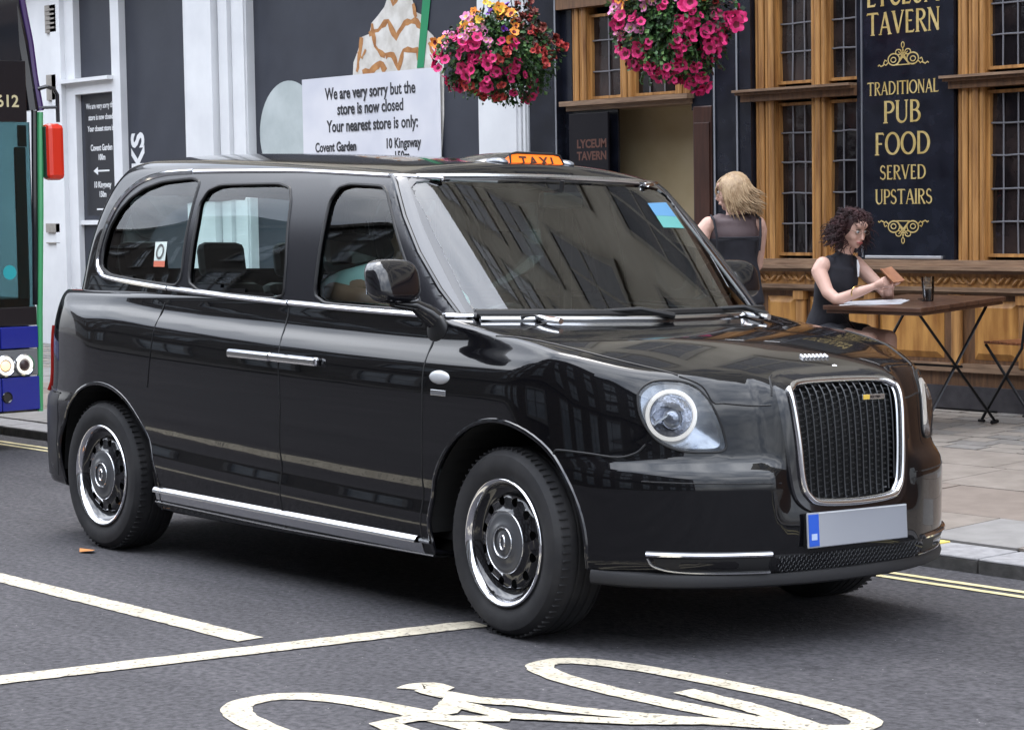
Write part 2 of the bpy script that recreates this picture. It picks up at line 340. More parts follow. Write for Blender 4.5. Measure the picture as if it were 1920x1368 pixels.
# leaded windows
def moulding(mb,x0,x1,z0,z1,dbase=.0):
    """clustered vertical shafts: several rounded rolls side by side"""
    w=x1-x0; fbox(mb,x0,x1,z0,z1,-.12,dbase)
    n=max(2,int(round(w/.045))); st=w/n
    for i in range(n):
        cx=x0+st*(i+.5); r=st*(.5 if i%2 else .36); d=dbase+(.010 if i%2 else .0)
        mb.add([(cx+r*math.cos(a),FY-(d+r*math.sin(a)),z) for z in (z0,z1) for a in [math.pi*k/6 for k in range(7)]],[(k,k+1,8+k,7+k) for k in range(6)],True)
def leaded(x0,x1,z0,z1,vx,hz,parent=pub,d=-.06):
    fr=MB(); t=.022
    fbox(fr,x0,x1,z0,z0+t,d-.03,d+.03); fbox(fr,x0,x1,z1-t,z1,d-.03,d+.03); fbox(fr,x0,x0+t,z0+t,z1-t,d-.03,d+.03); fbox(fr,x1-t,x1,z0+t,z1-t,d-.03,d+.03)
    f=pt(fr,'window',oak,parent)
    q=MB(); xs=[x0+t*.5]+list(vx)+[x1-t*.5]; zs=[z0+t*.5]+list(hz)+[z1-t*.5]
    for i in range(len(xs)-1):
        for j in range(len(zs)-1):
            cx,cz=(xs[i]+xs[i+1])/2,(zs[j]+zs[j+1])/2; M=Matrix.Translation((cx,FY-d,cz))@Matrix.Rotation(R_(random.uniform(-2.2,2.2)),4,'Z')@Matrix.Rotation(R_(random.uniform(-2.2,2.2)),4,'X')
            hw,hh=(xs[i+1]-xs[i])/2,(zs[j+1]-zs[j])/2; q.add([M@Vector(v) for v in ((-hw,0,-hh),(hw,0,-hh),(hw,0,hh),(-hw,0,hh))],[(0,1,2,3)])
    g=q.build('pane',pane_m); g.parent=f
    c_=MB()
    for v in vx: c_.tube([(v+random.uniform(-.004,.004),FY-d-.012,z0+t+(z1-z0-2*t)*k/5) for k in range(6)],.0062,6)
    for v in hz: c_.tube([(x0+t+(x1-x0-2*t)*k/4,FY-d-.013,v+random.uniform(-.003,.003)) for k in range(5)],.0066,6)
    g2=c_.build('lead_lattice',lead); g2.parent=f
    return f
random.seed(11)
LZ=[fz(v) for v in (1.407,1.635,1.866,2.088)]; UZ=[fz(v) for v in (2.692,2.905,3.12,3.33)]
zs0,zt0,zt1,zu1=fz(1.143),fz(2.335),fz(2.425),fz(3.62)
leaded(fx(-5.545),fx(-5.175),fz(1.165),zt0-.02,[fx(-5.405),fx(-5.285)],LZ)
leaded(fx(-5.03),fx(-4.67),fz(1.165),zt0-.02,[fx(-4.898),fx(-4.775)],LZ)
leaded(fx(-5.545),fx(-5.175),fz(2.455),zu1,[fx(-5.405),fx(-5.285)],UZ)
leaded(fx(-5.03),fx(-4.67),fz(2.455),zu1,[fx(-4.898),fx(-4.775)],UZ)
for xa in (-3.575,-2.93):
    leaded(fx(xa),fx(xa+.52),fz(1.165),zt0-.02,[fx(xa+.121),fx(xa+.247),fx(xa+.39)],LZ)
    leaded(fx(xa),fx(xa+.52),fz(2.455),zu1,[fx(xa+.121),fx(xa+.247),fx(xa+.39)],UZ)
for (a,b2) in ((-5.745,-5.545),(-5.175,-5.03),(-3.805,-3.575),(-3.055,-2.93),(-2.41,-2.2)):
    for z0,z1 in ((zs0,zt0),(zt1,zu1+.1)):
        m_=MB(); moulding(m_,fx(a),fx(b2),z0,z1); pt(m_,'mullion',oak)
for a,b2 in ((-5.85,-4.70),(-3.845,-2.1)):
    m_=MB(); fbox(m_,fx(a),fx(b2),zt0,zt0+.05,-.1,.06); fbox(m_,fx(a)-.02,fx(b2),zt0+.05,zt1-.018,-.1,.10); pt(m_,'transom',oakd)
    m_=MB(); fbox(m_,fx(a)-.03,fx(b2),zt1-.018,zt1,-.1,.125); pt(m_,'ledge',oakh)
# sill, carved rail, dado
m_=MB(); fbox(m_,fx(-5.75),fx(-2.1),fz(1.10),zs0,-.1,.10); fbox(m_,fx(-5.77),fx(-2.1),fz(1.075),fz(1.10),-.1,.14); fbox(m_,fx(-5.76),fx(-2.1),fz(1.05),fz(1.075),-.1,.10); pt(m_,'sill',oakh)
m_=MB(); fbox(m_,fx(-5.75),fx(-2.1),fz(.955),fz(1.05),-.1,.06)
x=fx(-5.72); random.seed(2)
while x<fx(-2.15):      # carved leaf scrolls along the rail
    cz=fz(1.0)+random.uniform(-.006,.006); s_=random.choice((-1,1))
    m_.tube([(x+.06*t_-.0,FY-.062-.010*math.sin(t_*math.pi),cz+.022*s_*math.cos(t_*math.pi)) for t_ in (0,.2,.4,.6,.8,1)],[.004,.010,.012,.011,.008,.003],6)
    m_.tube([(x+.03+.05*t_,FY-.062,cz-.020*s_*math.sin(t_*2.4)) for t_ in (0,.3,.6,1)],[.003,.008,.008,.003],6); x+=.058
pt(m_,'carved_rail',oak)
m_=MB(); fbox(m_,fx(-5.75),fx(-2.1),fz(.925),fz(.955),-.1,.085); fbox(m_,fx(-5.75),fx(-2.1),fz(.905),fz(.925),-.1,.05); pt(m_,'dado_moulding',oakh)
m_=MB(); fbox(m_,fx(-5.75),fx(-2.1),fz(.16),fz(.905),-.1,.0); pt(m_,'dado_wall',oakd)
for i,(a,b2) in enumerate(((-5.63,-5.33),(-5.2,-4.62),(-4.52,-3.93),(-3.66,-3.28),(-3.16,-2.6))):
    m_=MB(); x0,x1=fx(a),fx(b2); z0,z1=fz(.45),fz(.86)
    m_.add([(x0,FY-.002,z0),(x1,FY-.002,z0),(x1,FY-.002,z1),(x0,FY-.002,z1),(x0+.045,FY-.026,z0+.045),(x1-.045,FY-.026,z0+.045),(x1-.045,FY-.026,z1-.045),(x0+.045,FY-.026,z1-.045)],[(4,5,6,7),(0,1,5,4),(1,2,6,5),(2,3,7,6),(3,0,4,7)])
    pt(m_,'raised_panel',oakp)
for a in (-5.27,-4.57,-3.80,-3.22,-2.5):
    m_=MB(); m_.bbox((fx(a)-.04,FY-.045,fz(.40)),(fx(a)+.04,FY-.001,fz(.93)),.012); fbox(m_,fx(a)-.05,fx(a)+.05,fz(.84),fz(.905),.001,.06); pt(m_,'pilaster',oak)
m_=MB(); fbox(m_,fx(-5.75),fx(-2.1),fz(.36),fz(.42),-.1,.035); pt(m_,'skirting_rail',oakh)
m_=MB(); fbox(m_,fx(-5.75),fx(-2.1),.02,fz(.26),-.1,.03); pt(m_,'plinth',mat('plinth_dark',(.018,.016,.02),.6,var=((.05,.045,.05),9,6,.3,.7)))
# entrance bay
m_=MB(); fbox(m_,fx(-7.9),fx(-6.43),fz(2.355),fz(2.395),-.2,.03); fbox(m_,fx(-7.93),fx(-6.41),fz(2.395),fz(2.435),-.2,.08); pt(m_,'ledge',oakh)
for (a,b2) in ((-7.84,-7.66),(-7.26,-7.13),(-6.62,-6.45)):
    m_=MB(); moulding(m_,fx(a),fx(b2),fz(2.435),fz(3.2)); pt(m_,'mullion',oak)
leaded(fx(-7.66),fx(-7.26),fz(2.445),fz(3.14),[fx(-7.445)],[fz(2.669),fz(2.923)])
leaded(fx(-7.13),fx(-6.62),fz(2.445),fz(3.14),[fx(-6.96),fx(-6.79)],[fz(2.669),fz(2.923)])
m_=MB(); fbox(m_,fx(-7.98),fx(-6.16),fz(3.2),fz(3.30),-.1,.06); pt(m_,'lintel',oakd)
m_=MB(); fbox(m_,fx(-7.98),fx(-6.16),fz(3.36),fz(3.5),-.1,.02); pt(m_,'signboard',mat('fascia_grey',(.16,.15,.14),.6,var=((.3,.29,.27),12,5,.4,.6)))
m_=MB(); fbox(m_,fx(-7.98),fx(-6.16),fz(3.5),3.72,-.1,.03); fbox(m_,fx(-7.98),fx(-7.85),fz(2.43),fz(3.2),-.2,.0); fbox(m_,fx(-6.44),fx(-6.16),fz(2.3),fz(3.2),-.2,.0); pt(m_,'wall',black)
m_=MB(); fbox(m_,fx(-7.98),fx(-7.33),.05,fz(2.352),-.05,-.03); pt(m_,'door_side_panel',black)
# porch: beige wall set back, brown door leaf, ceiling, end wall
m_=MB(); m_.box((fx(-7.9),FY+.38,.05),(fx(-5.2),FY+.46,2.6)); m_.box((fx(-8.0),FY+.16,.05),(fx(-7.9),FY+.5,2.6)); pt(m_,'porch_wall',beige)
m_=MB(); m_.box((fx(-7.9),FY+.06,fz(2.36)),(fx(-6.1),FY+.375,fz(2.42))); pt(m_,'porch_ceiling',beige)
redw=mat('mahogany_door',(.030,.012,.009),rough=.35,var=((.07,.028,.018),7,6,.3,.7,(5,5,.5)))
m_=MB(); m_.bbox((fx(-6.46),FY+.05,.06),(fx(-6.41),FY+.375,fz(2.33)),.004)
dr=pt(m_,'door',redw)
m_=MB(); m_.bbox((fx(-6.41),FY-.02,.06),(fx(-6.20),FY+.05,fz(2.33)),.008); m_.bbox((fx(-6.39),FY-.03,.35),(fx(-6.22),FY-.018,fz(.95)),.004); m_.bbox((fx(-6.39),FY-.03,fz(1.05)),(fx(-6.22),FY-.018,fz(2.2)),.004); pt(m_,'door_frame',redw)
# ---------------------------------------------------------------- shop
shop=thing('shop_building','white fronted closed shop with dark vinyl covered windows left of the pub','building',(-11,FY,.12))
P=lambda mb,n,m:pt(mb,n,m,shop)
def pil(v0,v1):
    m_=MB(); x0,x1=fx(v0),fx(v1); fbox(m_,x0,x1,.02,4.2,-.2,.05)
    fbox(m_,x0+.10,x1-.06,.3,4.2,.05,.085); fbox(m_,x0+.14,x1-.10,.4,4.2,.085,.10); fbox(m_,x1-.05,x1-.02,.3,4.2,.05,.07); fbox(m_,x0-.02,x1+.02,.02,.30,.05,.12); return P(m_,'pilaster',wpaint)
m_=MB(); x0,x1=fx(-13.83),fx(-12.68); fbox(m_,x0,x1,.02,4.2,-.2,.04); fbox(m_,x0+.02,x0+.17,.02,4.2,.04,.07); fbox(m_,x0+.19,x0+.66,.02,4.2,.04,.15); fbox(m_,x0+.70,x0+.86,.02,4.2,.04,.09); fbox(m_,x0+.90,x1-.02,.02,4.2,.04,.06); P(m_,'pilaster',wpaint)
pil(-9.03,-8.36)
m_=MB(); fbox(m_,-24,fx(-16.42),.02,4.2,-.2,.0); fbox(m_,fx(-17.2),fx(-16.40),.02,4.2,0,.05); fbox(m_,fx(-16.62),fx(-16.40),.02,4.2,.05,.075); P(m_,'wall',wpaint)
m_=MB(); fbox(m_,-24,fx(-8.36),4.2,14.5,-.3,.02); fbox(m_,-24,fx(-8.36),4.2,4.5,.02,.25); P(m_,'upper_wall',stone)
for i in range(8):
    for j in range(2):
        m_=MB(); x=-22.6+i*1.85; fbox(m_,x,x+.95,5.2+j*3.2,7.1+j*3.2,.02,.045); P(m_,'window',pane_m)
# windows with dark vinyl
def vin(a,b2,z0,z1):
    m_=MB(); fbox(m_,fx(a),fx(b2),z0,z1,-.2,-.05); return P(m_,'window',navy)
vin(-12.68,-9.03,.55,4.2); vin(-15.18,-13.83,.55,4.2)
m_=MB(); fbox(m_,fx(-12.68),fx(-9.03),.02,.55,-.2,.03); fbox(m_,fx(-15.18),fx(-13.83),.02,.55,-.2,.03); P(m_,'stall_riser',wpaint)
# door bay
m_=MB(); fbox(m_,fx(-16.40),fx(-16.19),.02,4.2,-.2,.02); fbox(m_,fx(-15.36),fx(-15.18),.02,4.2,-.2,.03); fbox(m_,fx(-16.19),fx(-15.36),fz(2.90),fz(3.03),-.2,.03); fbox(m_,fx(-16.40),fx(-15.33),fz(3.03),fz(3.07),-.2,.10); P(m_,'door_frame',wpaint)
m_=MB(); fbox(m_,fx(-16.19),fx(-15.36),fz(3.07),4.2,-.2,-.06); P(m_,'fanlight',navy)
m_=MB(); fbox(m_,fx(-16.19),fx(-15.36),fz(1.50),fz(2.90),-.2,-.05); fbox(m_,fx(-16.19),fx(-15.36),.05,fz(1.50),-.2,-.045); d_=P(m_,'door',navy)
m_=MB(); fbox(m_,fx(-16.19),fx(-15.36),fz(1.45),fz(1.50),-.045,.0); P(m_,'door_rail',wpaint)
gp=mat('grey_plate',(.22,.20,.18),.5,var=((.30,.28,.25),20,4,.3,.7))
for (a,b2,z0,z1,nm) in ((-16.74,-16.48,3.62,3.93,'vent_plate'),(-16.75,-16.52,2.86,3.15,'vent_plate'),(-16.86,-16.53,1.365,1.47,'vent_plate'),(-16.86,-16.53,1.24,1.255,'letter_slot')):
    m_=MB(); m_.bbox((fx(a),FY-.075,fz(z0)),(fx(b2),FY-.052,fz(z1)),.004)
    if nm=='vent_plate' and z0>3.5:
        for k_ in range(5): m_.box((fx(a)+.03,FY-.083,fz(z0)+.04+k_*.05),(fx(b2)-.03,FY-.075,fz(z0)+.06+k_*.05))
    P(m_,nm,gp)
# ---------------------------------------------------------------- shop notices
white_ink=mat('white_ink',(.72,.73,.74),.6); black_ink=mat('black_ink',(.02,.02,.025),.6)
def put_text(parent,body,cx,cz,size,m,d,M=Mf,align='CENTER',bold=0.0,rot=0,xs=1,name='lettering',space=1.0):
    V,F=text_geo(body,size,align,.0006,bold,space=space,xs=xs); Rm=Matrix.Rotation(rot,4,'Z')
    V=[M@(Matrix.Translation((cx,cz,d))@Rm@Vector(v)) for v in V]
    o=mk(name,V,F,m); o.parent=parent; o.matrix_parent_inverse=Matrix.Translation(-Vector(parent.location)); return o
def sub(parent,mb,name,m):
    o=mb.build(name,m); o.parent=parent; o.matrix_parent_inverse=Matrix.Translation(-Vector(parent.location)); return o
notice=thing('closure_notice','white paper notice saying the store is now closed, stuck on the dark shop window','notice',(fx(-10.7),FY,fz(2.4)))
x0,x1,za,zb=fx(-11.82),fx(-9.66),fz(1.75),fz(2.832)
m_=MB(); 
for i in range(12):
    for j in range(1):
        a=x0+(x1-x0)*i/12; b2=x0+(x1-x0)*(i+1)/12
        da=.0+.0025*math.sin(i*.9); db=.0025*math.sin((i+1)*.9)
        m_.add([(a,FY+.022-da,za),(b2,FY+.022-db,za),(b2,FY+.022-db,zb),(a,FY+.022-da,zb)],[(0,1,2,3)],True)
sub(notice,m_,'paper',mat('notice_paper',(.56,.57,.63),.55,var=((.66,.66,.70),1.6,3,.35,.6)))
dd=.0005-.02+.022
for bd,cx,cz,s_ in (('We are very sorry but the',-10.725,2.62,.155),('store is now closed',-10.72,2.47,.155),('Your nearest store is only:',-10.70,2.31,.155),('Covent Garden',-11.28,2.125,.125),('10 Kingsway',-10.22,2.13,.125),('150m',-10.24,2.01,.125)):
    put_text(notice,bd,fx(cx),fz(cz),s_,black_ink,-.0185,xs=.83,bold=.0035)
# drink picture printed on the glass
drink=thing('drink_picture','printed picture of a whipped cream topped drink with a green straw on the shop window','window picture',(fx(-10.3),FY,fz(3.0)))
cream=mat('cream_print',(.50,.47,.42),.5,var=((.72,.70,.66),7,6,.3,.65)); caram=mat('caramel_print',(.30,.11,.025),.45,var=((.50,.24,.08),14,5,.3,.7)); green=mat('green_print',(.015,.24,.10),.4)
def V2(px,py): # points traced from image pixels onto the facade plane (metres)
    return (fx(px),fz(py))
outl=[(-11.02,2.78),(-11.0,2.95),(-10.93,3.05),(-10.86,3.18),(-10.74,3.2),(-10.70,3.3),(-10.60,3.36),(-10.5,3.43),(-10.42,3.56),(-10.28,3.63),(-10.18,3.56),(-10.08,3.48),(-10.03,3.35),(-9.95,3.32),(-9.90,3.2),(-9.78,3.12),(-9.68,3.0),(-9.63,2.86),(-9.64,2.4),(-9.70,1.9),(-10.95,1.9)]
m_=MB(); m_.prism([V2(*p) for p in outl][::-1],-.048,-.046,Mf); sub(drink,m_,'cream_print',cream)
m_=MB(); random.seed(5)
for k_,(pts,w) in enumerate(([[(-10.42,3.56),(-10.36,3.44),(-10.26,3.55),(-10.18,3.50)],.05],[[(-10.74,3.2),(-10.6,3.22),(-10.45,3.3),(-10.32,3.14),(-10.2,3.26),(-10.05,3.28),(-9.95,3.2)],.06],[[(-10.70,3.3),(-10.66,3.08),(-10.5,2.98)],.05],[[(-10.86,3.18),(-10.9,3.0),(-10.95,2.86)],.05],[[(-10.5,2.98),(-10.38,2.98),(-10.3,2.85),(-10.22,3.02),(-10.02,3.0),(-9.98,2.9)],.06],[[(-10.86,2.84),(-10.7,2.86),(-10.58,2.92),(-10.5,2.84)],.07],[[(-10.93,3.05),(-10.86,2.98),(-10.8,3.06)],.035],[[(-9.84,3.06),(-9.78,2.96),(-9.72,2.92)],.04],[[(-10.06,3.42),(-10.02,3.3)],.04])):
    P0=[Vector(V2(*p)) for p in pts]; Q=[]
    for i in range(len(P0)-1):
        for t_ in (0,.34,.67): Q.append(P0[i].lerp(P0[i+1],t_)+Vector((random.uniform(-.008,.008),random.uniform(-.008,.008))))
    Q.append(P0[-1]); stroke(m_,Q,[w*random.uniform(.5,1.25) for _ in Q],Mf,-.0455+.0003*k_)
sub(drink,m_,'caramel_drizzle',caram)
m_=MB(); m_.prism([V2(-10.02,2.84),V2(-9.92,2.84),V2(-9.70,3.95),V2(-9.83,3.95)],-.0425,-.041,Mf); sub(drink,m_,'straw',green)
disc=MB(); dc=(fx(-12.10),fz(2.33)); disc.prism([(dc[0]+.50*math.cos(a),dc[1]+.50*math.sin(a)) for a in [2*math.pi*k/48 for k in range(48)]],-.0485,-.0475,Mf)
dm=mat('frosted_disc',(.33,.38,.38),.5,var=((.50,.55,.55),2.2,4,.3,.7))
tag(disc.build('round_decal',dm),'large pale green disc behind the shop window beside the white notice','decal')
dn=thing('door_notice','small white lettered notice on the dark shop door, with arrows','notice',(fx(-15.8),FY,fz(2.3)))
m_=MB(); fbox(m_,fx(-16.12),fx(-15.40),fz(1.55),fz(2.86),-.05,-.0485); sub(dn,m_,'backing',mat('notice_black',(.020,.021,.026),.35))
for bd,cz,s_ in (('We are very sorry this',2.735,.085),('store is now closed',2.61,.085),('Your closest store is:',2.485,.085),('Covent Garden',2.27,.095),('100m',2.165,.09),('10 Kingsway',1.86,.095),('150m',1.755,.09)):
    put_text(dn,bd,fx(-15.76),fz(cz),s_,white_ink,-.047,xs=.78,bold=.002)
m_=MB(); stroke(m_,[V2(-15.90,2.045),V2(-15.60,2.045)],.018,Mf,-.047); m_.add([Mf@Vector((*V2(-15.95,2.045),-.0465)),Mf@Vector((*V2(-15.85,2.0),-.0465)),Mf@Vector((*V2(-15.85,2.09),-.0465))],[(0,1,2)]); stroke(m_,[V2(-15.90,1.62),V2(-15.72,1.62)],.018,Mf,-.047); sub(dn,m_,'arrow',white_ink)
vl=put_text(shop,'KS',fx(-14.86),fz(2.03),.36,white_ink,-.0485,rot=R_(90),xs=1,bold=.012,name='window_lettering',align='LEFT')
# ---------------------------------------------------------------- street opposite (behind the viewer; seen mirrored in paint and glass)
sheet('far_pavement',[-16,-11.5],lambda y:.05,-70,40,mat('far_slabs',(.035,.034,.033),.9,var=((.055,.053,.05),3,5,.3,.7)))
brk=mat('dark_brick',(.022,.017,.014),.85,bump=(30,.3,.004),var=((.045,.035,.028),3,8,.3,.7)); stn=mat('grey_stone',(.035,.033,.030),.8,var=((.065,.06,.053),2,8,.3,.7))
wg=mat('pale_window',(.16,.19,.22),rough=.08,spec=.8,var=((.34,.38,.42),.6,3,.4,.6))
wproto=None
for bi,(xa,xb,h,m_w,lab) in enumerate(((-62,-31,13,brk,'long dark brick block across the street, far left'),(-31,-12,11.5,stn,'grey stone terrace across the street'),(-12,4,13.5,brk,'dark brick terrace with white sash windows across the street'),(4,24,12,stn,'grey stone corner block across the street'))):
    bt=thing('terrace_building',lab,'building',(xa,-14.5,0)); m_=MB(); m_.box((0,-8,0),(xb-xa-.02,0,h)); m_.box((-.05,-8,h),(xb-xa+.03,.35,h+.4)); m_.box((0,0,3.6),(xb-xa-.02,.18,3.95)); m_.box((0,0,0),(xb-xa-.02,.03,.9)); w=m_.build('wall',m_w); w.parent=bt
    nx=int((xb-xa)/3.1)
    for i in range(nx):
        for j in range(4):
            if wproto is None:
                a=MB(); a.box((-.68,.0,-.1),(.68,.12,0)); a.box((-.66,.0,0),(-.56,.08,1.75)); a.box((.56,.0,0),(.66,.08,1.75)); a.box((-.66,.0,1.75),(.66,.08,1.87)); a.box((-.56,.0,.84),(.56,.06,.9)); a.box((-.02,0,0),(.02,.05,.84)); a.box((-.02,0,.9),(.02,.05,1.75))
                p_=MB(); p_.box((-.56,.004,0),(.56,.012,1.75)); wproto=(a.build('window',mat('grey_sash',(.10,.10,.10),.7,var=((.15,.15,.15),3,5,.3,.7))),p_.build('pane',wg)); wproto[1].parent=wproto[0]; o=wproto[0]
            else:
                o=wproto[0].copy(); COL.objects.link(o); c2=wproto[1].copy(); COL.objects.link(c2); c2.parent=o
            o.parent=bt; o.location=((i+.5)*(xb-xa)/nx,0.001,[.9,4.4,7.1,9.5][j]); o.scale=(1.25 if j==0 else 1,1,1.15 if j==0 else (.8 if j==3 else 1))
# ---------------------------------------------------------------- taxi: surface functions
def pch(X,Yv):
    X=np.array(X,float);Yv=np.array(Yv,float)
    h=np.diff(X);d=np.diff(Yv)/h;m=np.zeros(len(X));m[0]=d[0];m[-1]=d[-1]
    for i in range(1,len(X)-1):
        m[i]=0 if d[i-1]*d[i]<=0 else (h[i-1]+h[i])/(h[i]/d[i-1]+h[i-1]/d[i])
    def f(x):
        x=np.clip(x,X[0],X[-1]);i=np.clip(np.searchsorted(X,x,side='right')-1,0,len(X)-2)
        t=(x-X[i])/h[i];t2=t*t;t3=t2*t
        return (2*t3-3*t2+1)*Yv[i]+(t3-2*t2+t)*h[i]*m[i]+(-2*t3+3*t2)*Yv[i+1]+(t3-t2)*h[i]*m[i+1]
    return f
def ss(a,b,x):
    t=np.clip((x-a)/(b-a),0,1);return t*t*(3-2*t)
def smax(L,k):
    L=np.array(L);M=L.max(0);return M+np.log(np.exp((L-M)/k).sum(0))*k
sh_=pch([-3.6,-3.0,-2.4,-1.4,-.43,0,.42,.7,.9],[1.165,1.165,1.135,1.095,1.07,1.065,1.03,.99,.95])
wt_=pch([-1,-.84,-.76,-.68,-.60,-.50,-.34,-.2,-.11,-.06,-.02,.02,.2],[.86,.885,.905,.918,.912,.930,.938,.940,.932,.912,.888,.874,.858])
Hc=pch([-4,-3.4,-.6,-.3,-.1,.1,.3,.5,.65,.76,.84,.9],[1.22,1.22,1.19,1.15,1.127,1.112,1.088,1.045,1.0,.955,.91,.85])
Hd=pch([-3.9,-.5,0,.3,.6,.9],[.02,.02,.03,.055,.10,.10])
Fy=pch([0,.2,.34,.5,.6,.7,.8,.88,.96],[.885,.880,.866,.815,.765,.69,.58,.44,.1])
Fz=pch([.15,.22,.27,.33,.58,.625,.69,.74,.85,.95,1.02,1.1],[-.12,-.05,-.02,0,.0,-.008,-.055,-.065,-.085,-.13,-.18,-.26])
Nz=pch([.15,.22,.27,.45,.56,.75,.93,.98,1.05],[-.12,-.06,-.02,-.002,-.02,-.035,-.07,-.095,-.15])
Ry=pch([0,.5,.7,.8,.88,.95],[3.87,3.84,3.78,3.71,3.54,3.1])
Rz_=pch([.2,.3,.6,.66,.72,1.0,1.15,1.25],[-.07,-.02,.0,0,-.05,-.07,-.14,-.25])
zb_=pch([-4,-3.6,-2.5,-.4,.4,.6,.95],[.30,.26,.215,.235,.285,.29,.27])
def gbody(x,y,z):
    s=np.abs(y)
    side=s-(wt_(z-sh_(x)-0.0))-0.012*ss(-3.2,-2.6,x)*0
    side=side+.035*ss(.45,.95,x)+.02*ss(-2.9,-3.8,x)
    top=z-(Hc(x)-Hd(x)*(s/.86)**3)+.012*ss(.02,0,abs(s-.62)*0+.02)*0
    fr=Fz(z)+(Nz(z)-Fz(z))*ss(.40,.30,s)
    front=x-(Fy(s)+fr)
    rear=-x-(Ry(s)+Rz_(z))
    return smax([side,top,front,rear,zb_(x)-z],.013)
# greenhouse
Wg=pch([1.1,1.16,1.4,1.6,1.72,1.8,1.9],[.868,.862,.825,.765,.715,.68,.64])
Rc=pch([-3.9,-3.6,-3.3,-3.0,-2.6,-2.2,-1.6,-1.2,-.9,-.7,-.4],[1.65,1.77,1.83,1.86,1.855,1.84,1.812,1.79,1.768,1.742,1.67])
Xw=lambda z:-.15-1.02*(np.clip(z,1.0,1.9)-1.15)-.05*(np.clip(z,1.0,1.9)-1.15)**2
Gr=pch([1.1,1.2,1.4,1.6,1.7,1.8],[3.72,3.68,3.62,3.53,3.46,3.34])
def ggreen(x,y,z):
    s=np.abs(y)
    side=s-(Wg(z)-.05*ss(-2.3,-3.6,x)-.012*ss(-1.2,-.3,x))
    top=z-(Rc(x)-.055*(s/.65)**2)
    fr=x-(Xw(z)-.075-.150*(s/.76)**2.4)
    re=-x-(Gr(z)-.30*(s/.8)**3)
    return smax([side,top,fr,re],.016)
def cast(g,O,D,L=3.0,n=44):
    """from inside points O along D, find g=0"""
    lo=np.zeros(len(O));hi=np.full(len(O),L)
    for _ in range(n):
        m=(lo+hi)/2;P=O+D*m[:,None];v=g(P[:,0],P[:,1],P[:,2])>0
        hi=np.where(v,m,hi);lo=np.where(v,lo,m)
    return O+D*((lo+hi)/2)[:,None]
def boxgrid(core,step,pad):
    """rounded-box cage: returns origins, dirs, quads. core=((x0,x1),(y0,y1),(z0,z1)); pad in quarter-circle segments"""
    ax=[]
    for (a,b),st in zip(core,step):
        n=max(2,int(round((b-a)/st)))
        c=np.linspace(a,b,n+1)
        th=np.tan(np.linspace(0,np.pi/4,pad+1)[1:])
        ax.append((np.concatenate([-th[::-1]*0+a,c,th*0+b]),np.concatenate([-th[::-1],np.zeros(n+1),th])))
    key={};O=[];D=[];F=[]
    N=[len(a[0]) for a in ax]
    def vid(i,j,k):
        t=(i,j,k)
        if t not in key:
            key[t]=len(O)
            O.append([ax[q][0][t[q]] for q in range(3)])
            d=np.array([ax[q][1][t[q]] for q in range(3)])
            D.append(d)
        return key[t]
    for a in range(3):
        b,c=(a+1)%3,(a+2)%3
        for side in (0,N[a]-1):
            for j in range(N[b]-1):
                for k in range(N[c]-1):
                    q=[]
                    for jj,kk in ((j,k),(j+1,k),(j+1,k+1),(j,k+1)):
                        t=[0,0,0];t[a]=side;t[b]=jj;t[c]=kk;q.append(vid(*t))
                    F.append(q if side else q[::-1])
    O=np.array(O,float);D=np.array(D,float);D/=np.linalg.norm(D,axis=1)[:,None]
    return O,D,F
CB=((-3.2,.35),(-.5,.5),(.5,.8)); CG=((-3.0,-1.1),(-.35,.35),(1.25,1.5))
def body_mesh(st=.02,pad=24):
    O,D,F=boxgrid(CB,(st,st,st),pad);return cast(gbody,O,D),F
def green_mesh(st=.025,pad=22):
    O,D,F=boxgrid(CG,(st,st,st),pad);return cast(ggreen,O,D),F
PHI=0.0171616
paintm=mat('black_car_paint',(.0035,.0035,.0045),rough=.14,spec=.06,coat=.78,coatr=.010)
paintm.node_tree.nodes['Principled BSDF'].inputs['Coat IOR'].default_value=1.56
gblack=mat('gloss_black_trim',(.006,.006,.008),rough=.10,spec=.5,coat=.6)
sblack=mat('satin_black',(.012,.012,.013),rough=.45,spec=.4)
pillar=mat('pillar_black',(.014,.014,.018),rough=.24,spec=.45)
rubber=mat('tyre_rubber',(.018,.018,.020),rough=.75,spec=.35,bump=(60,.25,.002),var=((.035,.034,.035),7,5,.35,.7))
chrome=mat('chrome',(.82,.82,.84),rough=.09,metal=1)
satinc=mat('satin_chrome',(.62,.63,.65),rough=.22,metal=1)
plast=mat('black_plastic',(.02,.02,.022),rough=.6)
wglass=glass('window_glass',(.84,.96,.94),1.0,1.45); wsglass=glass('windscreen_glass',(.74,.86,.82),1.0,1.8); lglass=glass('lens_glass',(.86,.88,.9),1.0,1.5)
taxi=bpy.data.objects.new('taxi',None); COL.objects.link(taxi); tag(taxi,'glossy black cab with chrome trimmed grille and lit orange roof sign, stopped on the road','taxi')
